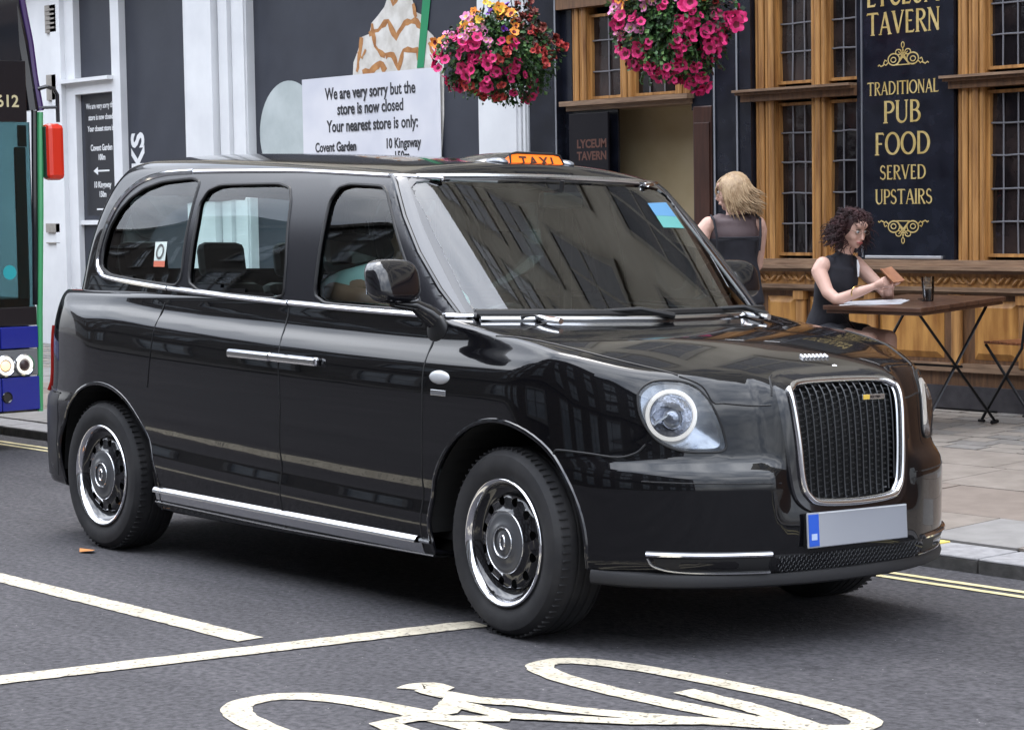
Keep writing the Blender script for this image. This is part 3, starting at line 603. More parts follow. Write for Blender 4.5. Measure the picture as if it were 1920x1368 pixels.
# car axes: x forward from the front axle, y to its left, z up; leaning with the road camber about the near wheels
taxi.matrix_world=Matrix.Rotation(-PHI,4,'Z')@Matrix.Translation((0,-.9,0))@Matrix.Rotation(-math.atan(CAM_B),4,'X')@Matrix.Translation((0,.9,0))
def gradn(g,P):
    h=1e-3; n=np.stack([g(P[:,0]+h,P[:,1],P[:,2])-g(P[:,0]-h,P[:,1],P[:,2]),g(P[:,0],P[:,1]+h,P[:,2])-g(P[:,0],P[:,1]-h,P[:,2]),g(P[:,0],P[:,1],P[:,2]+h)-g(P[:,0],P[:,1],P[:,2]-h)],1)
    return n/np.maximum(np.linalg.norm(n,axis=1)[:,None],1e-9)
def set_n(o,N): o.data.normals_split_custom_set_from_vertices([tuple(v) for v in N])
def inell(x,z,c,rx,rz): return ((x-c[0])/rx)**2+((z-c[1])/rz)**2
ARCH=(((-.005,.335),.435,.455),((-2.955,.335),.475,.440))
def trim_mesh(name,P,F,dele,m,g,parent=taxi,snap=None,solid=0):
    """drop faces where dele(centroids) is true"""
    F=np.array(F); cen=P[F].mean(1); keep=~dele(cen[:,0],cen[:,1],cen[:,2]); F=F[keep]
    if snap is not None: P=snap(P,F)
    u,inv=np.unique(F.ravel(),return_inverse=True); P2=P[u]; F2=inv.reshape(F.shape)
    o=mk(name,P2,F2.tolist(),m,parent,True); set_n(o,gradn(g,P2)); return o
def del_body(x,y,z):
    s=np.abs(y); d=np.zeros(len(x),bool)
    for c_,rx,rz in ARCH: d|=(inell(x,z,c_,rx,rz)<1)&(s>.45)&(z<.9)
    d|=(ggreen(x,y,z)<-.035)&(z>1.0)
    d|=(s<.78)&(x<-.3)&(x>-3.3)&(z>1.12)
    return d
def snap_body(P,F):
    P=P.copy()
    cnt={}
    E_=np.sort(np.concatenate([F[:,[i,(i+1)%4]] for i in range(4)]),axis=1); u,n_=np.unique(E_,axis=0,return_counts=True); bv=np.unique(u[n_==1])
    for c_,rx,rz in ARCH:
        x,z=P[bv,0],P[bv,2]; e=np.sqrt(inell(x,z,c_,rx,rz)); m=(e<1.2)&(e>.78)&(np.abs(P[bv,1])>.45)&(z>.24)
        i=bv[m]; k=1/e[m]; P[i,0]=c_[0]+(P[i,0]-c_[0])*k; P[i,2]=c_[1]+(P[i,2]-c_[1])*k
    return P
BP,BF=body_mesh(.019,26)
body=trim_mesh('body',BP,BF,del_body,paintm,gbody,snap=snap_body)
# generic surface patch ------------------------------------------------
def pip(poly,X,Y):
    ins=np.zeros(len(X),bool); n=len(poly)
    for i in range(n):
        (x0,y0),(x1,y1)=poly[i],poly[(i+1)%n]
        c_=((y0>Y)!=(y1>Y)); 
        with np.errstate(divide='ignore',invalid='ignore'): t=(x1-x0)*(Y-y0)/(y1-y0)+x0
        ins^=c_&(X<t)
    return ins
def smoothpoly(pts,n=8,tension=.5):
    P=[np.array(p,float) for p in pts]; N=len(P); out=[]
    for i in range(N):
        p0,p1,p2,p3=P[i-1],P[i],P[(i+1)%N],P[(i+2)%N]
        for k in range(n):
            t=k/n; out.append(.5*((2*p1)+(-p0+p2)*t+(2*p0-5*p1+4*p2-p3)*t*t+(-p0+3*p1-3*p2+p3)*t**3))
    return out
def dens(poly,st):
    out=[]; n=len(poly)
    for i in range(n):
        a,b_=np.array(poly[i],float),np.array(poly[(i+1)%n],float); k=max(1,int(np.linalg.norm(b_-a)/st))
        out+=[a+(b_-a)*j/k for j in range(k)]
    return out
def basis(N):
    N=Vector(N).normalized(); e1=Vector((0,0,1)).cross(N).normalized(); e2=N.cross(e1); return np.array(e1),np.array(e2),np.array(N)
def patch(name,g,outline,N,m,off=.002,st=.03,holes=(),parent=taxi,mirror=False,ofn=None,thick=.004,flat2=None):
    """outline: 3D points (or 2D (a,b) in the basis when flat2=(origin)); cast on g along N, lifted by off"""
    e1,e2,Nn=basis(N)
    if flat2 is None: O3=np.mean(np.array(outline,float),0); to2=lambda L:[((np.array(p)-O3)@e1,(np.array(p)-O3)@e2) for p in L]
    else: O3=np.array(flat2,float); to2=lambda L:[tuple(p) for p in L]
    out=dens(to2(outline),st); hs=[dens(to2(h),st) for h in holes]
    vs=[Vector(p) for p in out]; ed=[(i,(i+1)%len(out)) for i in range(len(out))]
    for h in hs:
        k=len(vs); vs+=[Vector(p) for p in h]; ed+=[(k+i,k+(i+1)%len(h)) for i in range(len(h))]
    A=np.array(out); x0,y0=A.min(0); x1,y1=A.max(0)
    gx,gy=np.meshgrid(np.arange(x0+st/2,x1,st),np.arange(y0+st/2,y1,st)); gx,gy=gx.ravel(),gy.ravel()
    ok=pip(out,gx,gy)
    for h in hs: ok&=~pip(h,gx,gy)
    allb=np.array(vs); 
    if ok.any():
        d=np.min(np.hypot(gx[ok][:,None]-allb[:,0],gy[ok][:,None]-allb[:,1]),axis=1); sel=np.where(ok)[0][d>st*.45]; vs+=[Vector((gx[i],gy[i])) for i in sel]
    r=geometry.delaunay_2d_cdt(vs,ed,[],0,1e-6); V2_=np.array([(v.x,v.y) for v in r[0]]); T=np.array([f for f in r[2]])
    cen=V2_[T].mean(1); kf=pip(out,cen[:,0],cen[:,1])
    for h in hs: kf&=~pip(h,cen[:,0],cen[:,1])
    T=T[kf]
    OO=O3+V2_[:,[0]]*e1+V2_[:,[1]]*e2-Nn*.3
    Q=cast(g,OO,np.repeat(Nn[None],len(OO),0),1.2)+Nn*off
    if ofn is not None: Q=Q+Nn*ofn(V2_)[:,None]
    # orient
    a,b_,c_=Q[T[:,0]],Q[T[:,1]],Q[T[:,2]]; fl=(np.cross(b_-a,c_-a)@Nn)<0; T[fl]=T[fl][:,::-1]
    # rim
    NV=gradn(g,Q)
    if ofn is not None:
        e_=.004; sl=np.stack([(ofn(V2_+[e_,0])-ofn(V2_-[e_,0]))/(2*e_),(ofn(V2_+[0,e_])-ofn(V2_-[0,e_]))/(2*e_)],1); NV=NV-sl[:,[0]]*e1-sl[:,[1]]*e2; NV/=np.linalg.norm(NV,axis=1)[:,None]
    Fs=T.tolist()
    if thick:
        E_=np.sort(np.concatenate([T[:,[i,(i+1)%3]] for i in range(3)]),axis=1); u,n_=np.unique(E_,axis=0,return_counts=True); be=set(map(tuple,u[n_==1].tolist()))
        k=len(Q); Q=np.vstack([Q,Q-Nn*(thick+off)]); NV=np.vstack([NV,NV])
        for t in T.tolist():
            for i in range(3):
                a,b_=t[i],t[(i+1)%3]
                if (min(a,b_),max(a,b_)) in be: Fs.append([b_,a,a+k,b_+k])
    o=mk(name,Q,Fs,m,parent,True); set_n(o,NV)
    if mirror:
        Q2=Q*[1,-1,1]; o2=mk(name,Q2,[f[::-1] for f in Fs],m,parent,True); set_n(o2,NV*[1,-1,1]); return o,o2
    return o
def surf(g,pts,N,off=0,st=.04):
    """drop a 3D polyline onto g along N"""
    P=[np.array(p,float) for p in pts]; Q=[]
    for i in range(len(P)-1):
        k=max(1,int(np.linalg.norm(P[i+1]-P[i])/st)); Q+=[P[i]+(P[i+1]-P[i])*j/k for j in range(k)]
    Q.append(P[-1]); Nn=np.array(Vector(N).normalized()); Q=np.array(Q)
    return cast(g,Q-Nn*.25,np.repeat(Nn[None],len(Q),0),1.0)+Nn*off
def line(name,g,pts,N,r,m,off=0,flat=None,mirror=False,n=6,parent=taxi):
    Q=surf(g,pts,N,off); a=MB(); a.tube(Q,r,n,flat=flat); o=a.build(name,m,parent)
    if mirror: a=MB(); a.tube(Q*[1,-1,1],r,n,flat=flat); return o,a.build(name,m,parent)
    return o
def cr3(pts,n=5):
    P=[np.array(p,float) for p in pts]; P=[2*P[0]-P[1]]+P+[2*P[-1]-P[-2]]; out=[]
    for i in range(1,len(P)-2):
        p0,p1,p2,p3=P[i-1],P[i],P[i+1],P[i+2]
        for k in range(n):
            t=k/n; out.append(.5*((2*p1)+(-p0+p2)*t+(2*p0-5*p1+4*p2-p3)*t*t+(-p0+3*p1-3*p2+p3)*t**3))
    out.append(P[-2]); return out
# greenhouse -----------------------------------------------------------
SIDE=[(-.375,1.152),(-.44,1.156),(-1.47,1.184),(-2.24,1.217),(-2.74,1.242),(-3.06,1.262),(-3.165,1.285),(-3.205,1.33),(-3.20,1.42),(-3.17,1.55),(-3.10,1.645),(-2.98,1.705),(-2.80,1.735),(-2.50,1.740),(-1.60,1.722),(-.93,1.686),(-.885,1.655),(-.63,1.39)]
WS=[(-.655,1.672),(-.3,1.682),(0,1.684),(.3,1.682),(.655,1.672),(.70,1.55),(.735,1.30),(.745,1.185),(.70,1.152),(.3,1.150),(0,1.152),(-.3,1.150),(-.70,1.152),(-.745,1.185),(-.735,1.30),(-.70,1.55)]
RW=[(-.56,1.66),(.56,1.66),(.62,1.30),(-.62,1.30)]
def shr(poly,d):
    c_=np.mean(np.array(poly),0); return [tuple(c_+(np.array(p)-c_)*(1-d/np.linalg.norm(np.array(p)-c_))) for p in poly]
def del_green(x,y,z):
    s=np.abs(y); d=(gbody(x,y,z)<-.03)|(z<1.12)
    d|=pip(shr(SIDE,.045),x,z)&(s>.6)&(x<Xw(z)-.19)
    d|=pip(shr(WS,-.017),y,z)&(x>-1.0)&(x>Xw(z)-.30)
    d|=pip(shr(RW,.01),y,z)&(x<-3.2)
    return d
GP,GF=green_mesh(.025,24)
roof=trim_mesh('roof',GP,GF,del_green,paintm,ggreen)
# side glass openings
Q1=[(-3.155,1.310),(-3.168,1.40),(-3.15,1.50),(-3.10,1.58),(-3.03,1.635),(-2.92,1.68),(-2.76,1.708),(-2.48,1.718),(-2.400,1.70),(-2.385,1.55),(-2.348,1.232),(-2.80,1.256),(-3.05,1.275)]
Q2=[(-2.285,1.218),(-2.31,1.50),(-2.335,1.60),(-2.30,1.66),(-2.21,1.683),(-1.74,1.680),(-1.645,1.66),(-1.60,1.60),(-1.53,1.35),(-1.515,1.190)]
Q3=[(-1.290,1.184),(-1.30,1.45),(-1.315,1.60),(-1.28,1.655),(-1.21,1.668),(-.98,1.656),(-.93,1.625),(-.62,1.255),(-.575,1.195),(-.575,1.170)]
def p3(L,y=-.8): return [(x,y,z) for x,z in L]
def rnd(poly,n=4):
    if poly is WS: return smoothpoly(poly,n)
    P=[np.array(p,float) for p in poly]
    for _ in range(3): P=[q for i in range(len(P)) for q in (P[i]*.88+P[(i+1)%len(P)]*.12,P[i]*.12+P[(i+1)%len(P)]*.88)]
    return [tuple(p) for p in P]
patch('door_frame',ggreen,p3(SIDE),(0,-1,0),pillar,.004,.04,holes=[p3(rnd(Q1)),p3(rnd(Q2)),p3(rnd(Q3))],mirror=True,thick=.02)
for q in (Q1,Q2,Q3):
    patch('side_window',ggreen,p3(rnd(q)),(0,-1,0),wglass,-.008,.05,mirror=True,thick=0)
    P_=surf(ggreen,p3(rnd(q)+[rnd(q)[0]]),(0,-1,0),.003,.03)
    for sg in (1,-1): a=MB(); a.tube(P_*[1,sg,1],.007,6,closed=False); a.build('window_seal',sblack,taxi)
# belt chrome that runs all round the side glass, split at the doors
BELT=[(-.10,1.140),(-.33,1.152),(-.45,1.153)],[(-.457,1.153),(-1.0,1.166),(-1.462,1.180)],[(-1.472,1.180),(-1.9,1.196),(-2.24,1.213),(-2.455,1.224)],[(-2.465,1.224),(-2.74,1.240),(-3.06,1.262),(-3.165,1.288),(-3.207,1.335),(-3.205,1.42),(-3.175,1.55),(-3.105,1.65),(-2.985,1.712),(-2.80,1.742),(-2.50,1.748)],[(-2.49,1.748),(-2.1,1.742),(-1.60,1.730),(-.90,1.694),(-.855,1.688)]
for i,L_ in enumerate(BELT):
    r=.0125 if i<4 else .0105
    L3=cr3(p3(L_),4) if i!=3 else cr3(p3(L_),5)
    line('chrome_strip',(lambda x,y,z:np.minimum(ggreen(x,y,z),gbody(x,y,z))),L3,(0,-1,0),([.0125]*60)[:0] or r,chrome,.004,flat=.55 if False else None,mirror=True,n=8)
# A pillars and screen
WS3=cast(ggreen,np.array([(-1.15,y,z) for y,z in rnd(WS,3)]),np.repeat([[1.,0,0]],len(WS)*3,0),1.6)
NW=(.74,0,.67); w1,w2,wn=basis(NW); WC=WS3.mean(0)
def grow(P3,dist,c_,u,v):
    P=[((p-c_)@u,(p-c_)@v) for p in P3]; n=len(P); out=[]
    for i in range(n):
        a,b_=np.array(P[i-1]),np.array(P[(i+1)%n]); t=(b_-a)/np.linalg.norm(b_-a); nn=np.array((t[1],-t[0])); q=np.array(P[i])
        if nn@q<0: nn=-nn
        q=q+nn*dist; out.append(tuple(c_+u*q[0]+v*q[1]))
    return out
patch('windscreen_surround',ggreen,grow(WS3,.030,WC,w1,w2),NW,gblack,.003,.03,holes=[[tuple(p) for p in WS3]],thick=.008)
patch('windscreen',ggreen,[tuple(p) for p in WS3],NW,wsglass,-.004,.04,thick=0)
line('roof_header_chrome',ggreen,[(-.8,-.64,1.696),(-.8,-.4,1.702),(-.8,0,1.7055),(-.8,.4,1.702),(-.8,.64,1.696)],(1,0,0),.011,satinc,.008,n=8)
patch('rear_window',ggreen,[(-3.5,y,z) for y,z in RW],(-1,0,0),wglass,-.004,.06,thick=0)
# A pillar outer strip (satin grey)
AP=[(-.855,-.70,1.690),(-.80,-.70,1.62),(-.60,-.72,1.42),(-.42,-.74,1.24),(-.30,-.76,1.14)]
OUT=[(-.94,1.692),(-.90,1.66),(-.78,1.53),(-.645,1.39),(-.50,1.25),(-.39,1.150)]
oe=cast(ggreen,np.array([(x,-.25,z) for x,z in OUT]),np.repeat([[0,-1.,0]],6,0),1.2)
ie=cast(ggreen,np.array([(-1.1,y,z) for y,z in ((-.675,1.690),(-.70,1.62),(-.735,1.50),(-.755,1.38),(-.768,1.26),(-.772,1.150))]),np.repeat([[1.,0,0]],6,0),1.6)
patch('a_pillar',ggreen,[tuple(p) for p in oe]+[tuple(p) for p in ie[::-1]],(.55,-.82,.12),mat('pillar_satin',(.05,.052,.058),rough=.22,spec=.6,coat=.4),.0065,.025,mirror=True,thick=.008)
for sg in (1,-1): a=MB(); a.tube((oe+np.array([-.010,-.007,0]))*[1,sg,1],.012,8); a.build('drip_seal',gblack,taxi)
Q=surf(gbody,[(-.16,-.60,1.12),(-.10,-.3,1.12),(-.08,0,1.12),(-.10,.3,1.12),(-.16,.60,1.12)],(0,0,1),.002)
cow=surf(lambda x,y,z:np.minimum(ggreen(x,y,z),gbody(x,y,z)),[(-.33,-.765,1.14),(-.27,-.6,1.14),(-.20,-.35,1.14),(-.155,0,1.14),(-.20,.35,1.14),(-.27,.6,1.14),(-.33,.765,1.14)],(1,0,.35),.012)
a=MB(); a.tube(cow,.013,8); a.build('cowl_chrome',satinc,taxi)
a=MB(); a.tube(cow+np.array([-.03,0,.02]),.018,8); a.build('cowl_seal',sblack,taxi)
# shut lines -----------------------------------------------------------
sh=lambda pts,N=(0,-1,0),r=.0032,mir=True:line('shut_line',gbody,pts,N,r,sblack,.0,mirror=mir,n=6)
sh([(-.453,-.9,1.145),(-.455,-.9,1.06),(-.452,-.9,.98),(-.45,-.9,.82),(-.46,-.9,.60),(-.49,-.9,.36),(-.50,-.9,.235)])
sh([(-1.467,-.9,1.175),(-1.467,-.9,1.08),(-1.44,-.9,.98),(-1.425,-.9,.76),(-1.45,-.9,.50),(-1.47,-.9,.235)])
sh([(-2.46,-.9,1.215),(-2.46,-.9,1.10),(-2.465,-.9,.98),(-2.49,-.9,.86),(-2.505,-.9,.78)])
sh([(-2.505,-.9,.40),(-2.50,-.9,.235)])
sh(cr3([(.274,-.9,.692),(.30,-.9,.703),(.41,-.85,.697),(.51,-.81,.688),(.56,-.77,.705),(.585,-.75,.735)],4),(.6,-.8,0),.0042)
sh([(-.105,-.87,1.135),(-.10,-.87,1.075)])
def top(pts,r=.0036): return line('bonnet_shut_line',gbody,cr3(pts,4),(.15,-.5,.85),r,sblack,0,mirror=True,n=6)
top([(-.10,-.865,1.09),(.109,-.83,1.078),(.333,-.772,1.04),(.50,-.68,1.0),(.60,-.61,.965)])
line('bonnet_shut_line',gbody,cr3([(.60,-.61,.965),(.665,-.56,.936),(.70,-.54,.88),(.71,-.50,.872),(.76,-.43,.872),(.80,-.35,.872)],4),(.8,-.45,.4),.0036,sblack,0,mirror=True,n=6)
line('bonnet_shut_line',gbody,cr3([(.79,-.34,.90),(.765,-.315,.955),(.74,-.25,.985),(.73,0,.995),(.74,.25,.985),(.765,.315,.955),(.79,.34,.90)],4),(.8,0,.6),.0042,sblack,0,n=6)
# sills and strips -----------------------------------------------------
for sg in (-1,1):      # bright strip: a small ledge whose top face leans to the sky
    V=[];F=[]
    for i in range(25):
        x=-2.515+1.995*i/24; z=.322-.016*i/24; yb=-float(cast(gbody,np.array([(x,0,z)]),np.array([[0,-1.,0]]),1.5)[0,1])
        V+=[(x,sg*(yb-.004),z+.013),(x,sg*(yb+.010),z+.006),(x,sg*(yb+.020),z-.008),(x,sg*(yb+.019),z-.014),(x,sg*(yb-.006),z-.018)]
    for i in range(24):
        for j in range(4): q=(5*i+j,5*i+j+1,5*i+5+j+1,5*i+5+j); F.append(q if sg>0 else q[::-1])
    mk('sill_chrome',V,F,mat('sill_bright',(.86,.86,.88),rough=.24,metal=1),taxi,True,.9)
line('sill_chrome_end',gbody,[(-.50,-.9,.302),(-.435,-.9,.30)],(0,-1,0),.009,satinc,.006,mirror=True,n=8)
patch('sill_step',gbody,[(-2.52,-.9,.308),(-.50,-.9,.290),(-.50,-.9,.252),(-2.52,-.9,.272)],(0,-1,0),satinc,.004,.05,mirror=True,thick=.01)
line('sill_trim',gbody,[(-2.53,-.9,.262),(-1.47,-.9,.246),(-.44,-.9,.247)],(0,-1,0),.005,satinc,.004,mirror=True,n=6)
patch('sill_skirt',gbody,[(-2.53,-.9,.255),(-.43,-.9,.240),(-.43,-.9,.222),(-2.53,-.9,.212)],(0,-1,0),plast,.006,.05,mirror=True,thick=.01)
# door handles, indicator, badge
def pillbox(name,c0,c1,h,t,m,y=-.937,par=taxi):
    a=MB(); a.bbox((c0[0],-t,-h/2),(c1[0],0,h/2),min(h,t)*.35,Matrix(((1,0,0,0),(0,1,0,y),((c1[1]-c0[1])/(c1[0]-c0[0]),0,1,c0[1]-(c1[1]-c0[1])/(c1[0]-c0[0])*c0[0]),(0,0,0,1)))); return a.build(name,m,par)
pillbox('door_handle',(-1.80,.963),(-1.469,.958),.036,.030,chrome); pillbox('door_handle',(-1.466,.958),(-1.13,.952),.036,.030,chrome)
a=MB(); a.sphere((-.348,-.936,.929),(.062,.014,.026),20,12); a.build('side_indicator',mat('indicator_lens',(.55,.56,.58),.2,coat=.5),taxi)
pillbox('wing_badge',(-.395,.872),(-.305,.871),.022,.006,satinc,-.938)
# arches ---------------------------------------------------------------
for c_,rx,rz in ARCH:
    for sg in (-1,1):
        pts=[(c_[0]+rx*math.cos(a),-.9,c_[1]+rz*math.sin(a)) for a in [R_(-14+208*i/40) for i in range(41)]]
        Q=surf(gbody,[p for p in pts if p[2]>.22],(0,-1,0),-.004)
        if sg>0: Q=Q*[1,-1,1]
        a=MB(); a.tube(Q,.010,8); a.build('arch_lip',gblack,taxi)
        V=[];F=[];n=25
        for i in range(n):
            an=R_(180*i/(n-1)); x,z=c_[0]+(rx+.002)*math.cos(an),c_[1]+(rz+.002)*math.sin(an); yo=np.interp(x,[-3.5,-3.3,0.2,.45],[.84,.905,.905,.83])
            V+=[(x,sg*yo,z),(x,sg*.50,z)]
        for i in range(n-1): F.append((2*i,2*i+1,2*i+3,2*i+2))
        V+=[(c_[0],sg*.50,c_[1])]; F+=[(2*i+1,len(V)-1,2*i+3) for i in range(n-1)]
        mk('wheel_well',V,F,mat('wheel_well',(.006,.006,.006),.9),taxi)
a=MB(); a.bbox((-3.5,-.60,.28),(.6,.60,.36),.02); a.build('underbody',mat('underbody',(.008,.008,.008),.9),taxi)
# wheels ---------------------------------------------------------------
def wheel(c_,steer,side):
    w=bpy.data.objects.new('wheel',None); link(w,taxi); w.location=c_; 
    w.rotation_euler=(0,0,R_(steer)+(math.pi if side>0 else 0))
    M=Matrix.Rotation(R_(90),4,'X')      # local z -> -y (outwards)
    R0=.345
    tp=[(.222,.0),(.236,-.004),(.262,.008),(.295,.012),(.318,.006),(.332,-.008),(.340,-.026),(.3435,-.045)]
    y=-.045
    for i in range(4):
        tp+=[(.345,y-.004),(.345,y-.030),(.338,y-.032),(.338,y-.037)]; y-=.037
    tp+=[(.345,y-.003),(.340,y-.014),(.318,y-.03),(.262,y-.035),(.222,y-.02)]
    a=MB(); a.lathe(tp,72,M)
    for k in range(72):                       # shoulder sipes
        an=2*math.pi*k/72; Rk=M@Matrix.Rotation(an,4,'Z'); a.box((.3385,-.0022,-.044),(.3462,.0022,-.012),Rk)
    a.build('tyre',rubber,w,.5)
    a=MB(); a.lathe([(.212,-.020),(.214,-.010),(.219,.001),(.225,.008),(.231,.010),(.236,.006),(.237,-.004),(.224,-.02)],72,M); a.build('rim',chrome,w,.9); a=MB(); a.lathe([(.170,-.045),(.190,-.040),(.204,-.032),(.2125,-.018)],72,M); a.build('rim_barrel',gblack,w,.9)
    # steel disc with holes
    vs=[];ed=[]
    def ring(r,n,cx=0,cy=0):
        k=len(vs)
        for i in range(n): an=2*math.pi*i/n; vs.append(Vector((cx+r*math.cos(an),cy+r*math.sin(an))))
        for i in range(n): ed.append((k+i,k+(i+1)%n))
    ring(.185,64); ring(.110,48); H=[]
    for k in range(12):
        an=2*math.pi*(k+.5)/12; cx,cy=.153*math.cos(an),.153*math.sin(an); ring(.0175,14,cx,cy); H.append((cx,cy))
    for k in range(72):
        an=2*math.pi*k/72; vs.append(Vector((.130*math.cos(an),.130*math.sin(an)))); vs.append(Vector((.177*math.cos(an),.177*math.sin(an))))
    r=geometry.delaunay_2d_cdt(vs,ed,[],0,1e-6); V=[];F=[]
    for v in r[0]:
        q=v.length; z=float(np.interp(q,[.10,.118,.132,.160,.176,.186],[-.004,-.006,-.022,-.018,-.030,-.050])); V.append(M@Vector((v.x,v.y,z)))
    for f in r[2]:
        cc=sum((r[0][i] for i in f),Vector((0,0)))/3; q=cc.length
        if q<.110 or q>.185 or any((cc-Vector(h)).length<.0172 for h in H): continue
        F.append(f)
    mk('wheel_disc',V,F,gblack,w,True,1.0)
    a=MB(); a.lathe([(0,-.075),(.20,-.075)],40,M); a.build('brake_disc',mat('brake_dark',(.01,.01,.01),.7),w)
    a=MB(); a.lathe([(.0,.004),(.040,.004),(.044,.001),(.052,.0),(.058,.004),(.066,.004),(.072,-.001),(.098,-.003),(.108,-.003),(.114,-.008),(.115,-.02)],56,M); a.build('hub_cap',mat('hub_grey',(.06,.062,.068),rough=.3,coat=.4),w,.9)
    a=MB(); a.tube([M@Vector((.113*math.cos(t),.113*math.sin(t),-.004)) for t in [2*math.pi*k/48 for k in range(48)]],.0022,6,closed=True); a.tube([M@Vector((.055*math.cos(t),.055*math.sin(t),.005)) for t in [2*math.pi*k/48 for k in range(48)]],.0030,6,closed=True); a.build('hub_ring',satinc,w)
    a=MB(); a.tube([M@Vector((.014*math.cos(t),.026*math.sin(t),.006)) for t in [2*math.pi*k/32 for k in range(32)]],.0035,6,closed=True); a.build('hub_emblem',chrome,w)
    return w
wheel((0,-.905,.345),-3.3,-1); wheel((-2.985,-.905,.345),0,-1); wheel((0,.86,.345),-3.3,1); wheel((-2.985,.86,.345),0,1)
# ---------------------------------------------------------------- taxi: nose, lamps, trim
def T3(L): return [np.array(p,float) for p in L]
# remove body faces behind grille, lamps, intake
GR=[(-.283,.900),(-.262,.928),(-.20,.944),(0,.948),(.20,.944),(.262,.928),(.283,.900),(.272,.75),(.258,.60),(.232,.548),(.18,.524),(0,.516),(-.18,.524),(-.232,.548),(-.258,.60),(-.272,.75)]
LAMP=T3([(0.541,-0.748,0.900),(0.549,-0.722,0.937),(0.575,-0.682,0.954),(0.632,-0.608,0.948),(0.676,-0.566,0.911),(0.712,-0.536,0.844),(0.738,-0.518,0.760),(0.742,-0.522,0.718),(0.715,-0.575,0.709),(0.661,-0.660,0.716),(0.606,-0.718,0.752),(0.562,-0.750,0.825)])
NL=(.80,-.58,.10)
def del2(P,F,fn):
    pass
def cut(o,fn):
    me=o.data; n=len(me.polygons); c_=np.empty(n*3); me.polygons.foreach_get('center',c_); c_=c_.reshape(-1,3); k=fn(c_)
    bm=bmesh.new(); bm.from_mesh(me); bm.faces.ensure_lookup_table(); bmesh.ops.delete(bm,geom=[bm.faces[i] for i in np.where(k)[0]],context='FACES'); bm.to_mesh(me); bm.free()
e1,e2,Nn=basis(NL); LO=np.mean(LAMP,0); L2=[((p-LO)@e1,(p-LO)@e2) for p in LAMP]
def infn(C_):
    y=C_[:,1].copy(); k=pip(shr(GR,-.006),y,C_[:,2])&(C_[:,0]>.6)
    Cm=C_.copy(); Cm[:,1]=-np.abs(Cm[:,1]); d=Cm-LO; k|=pip(shr(L2,-.010),d@e1,d@e2)&(C_[:,0]>.3)&(np.abs(d@Nn)<.3)
    return k
cut(body,infn)
def gx_(y,z):
    y=np.atleast_1d(np.array(y,float)); z=np.atleast_1d(np.array(z,float)); O=np.stack([np.full(len(y),.3),y,z],1); return cast(gbody,O,np.repeat([[1.,0,0]],len(y),0),1.2)[:,0]
# grille
patch('grille_surround',gbody,[(.8,y,z) for y,z in smoothpoly([(-.325,.915),(-.29,.962),(-.2,.985),(0,.990),(.2,.985),(.29,.962),(.325,.915),(.318,.75),(.298,.58),(.262,.515),(.18,.488),(0,.480),(-.18,.488),(-.262,.515),(-.298,.58),(-.318,.75)],4)],(1,0,0),gblack,.012,.03,holes=[[(.8,y,z) for y,z in smoothpoly(GR,4)]],thick=.04)
Q=cast(gbody,np.array([(.3,y,z) for y,z in smoothpoly(GR,6)]),np.repeat([[1.,0,0]],len(GR)*6,0),1.2)+np.array([.016,0,0])
gro=MB(); gro.tube(Q,.0125,10,closed=True); grille_=gro.build('grille',chrome,taxi)
a=MB(); Qs=Q-np.array([.012,0,0]); cen=Qs.mean(0); a.tube([cen+(q-cen)*np.array([1,.955,.965]) for q in Qs],.006,6,closed=True); a.build('inner_frame',satinc,grille_)
a=MB(); 
gp_=smoothpoly(GR,4); V=[(float(gx_(y,z)[0])-.035,y*.99,z) for y,z in gp_]+[(.80,0,.73)]; a.add(V,[(i,(i+1)%len(gp_),len(gp_)) for i in range(len(gp_))]); a.build('grille_backing',mat('grille_back',(.004,.004,.004),.9),grille_)
mesh_m=mat('grille_bars',(.018,.019,.022),rough=.3,metal=.3,coat=.3)
a=MB(); nb=15
def inG(y,z,d=.010): return pip(shr(GR,d),np.array([y]),np.array([z]))[0]
for i in range(nb):
    y0=-.25+.50*i/(nb-1); zz=[z for z in np.arange(.525,.945,.012) if inG(y0*(.94+.06*(z-.5)/.45),z)]
    if len(zz)<3: continue
    ys=[y0*(.94+.06*(z-.5)/.45) for z in zz]; xs=gx_(ys,zz)
    a.tube([(x-.004,y,z) for x,y,z in zip(xs,ys,zz)],.0036,6)
    if i<nb-1:
        w=.50/(nb-1)*.97
        for k,z in enumerate(np.arange(.53,.94,.0215)):
            z=z+(.0107 if i%2 else 0); ya=y0*(.94+.06*(z-.5)/.45); yb=ya+w
            if inG(ya,z) and inG(yb,z):
                x=float(gx_((ya+yb)/2,z)[0])-.012; a.tube([(x,ya,z-.004),(x+.004,ya+w*.3,z+.0035),(x+.004,ya+w*.7,z+.0035),(x,yb,z-.004)],.0030,5)
a.build('grille_mesh',mesh_m,grille_)
x=float(gx_(.14,.882)[0])+.004; a=MB(); a.bbox((x-.004,.082,.873),(x+.004,.202,.893),.002); bd=a.build('grille_badge',satinc,grille_)
a=MB(); a.bbox((x+.0042,.084,.8745),(x+.006,.118,.8915),.001); a.build('badge_panel',mat('badge_yellow',(.75,.5,.08),.4),bd) if False else a.build('badge_yellow_panel',mat('badge_yellow',(.75,.5,.08),.4),grille_)
V,F=text_geo('ELECTRIC',.011,'LEFT',.0003,.0004); a=MB(); a.add([(x+.0045,.122+v[0]*1.15,.879+v[1]) for v in V],F); a.build('badge_marks',sblack,grille_)
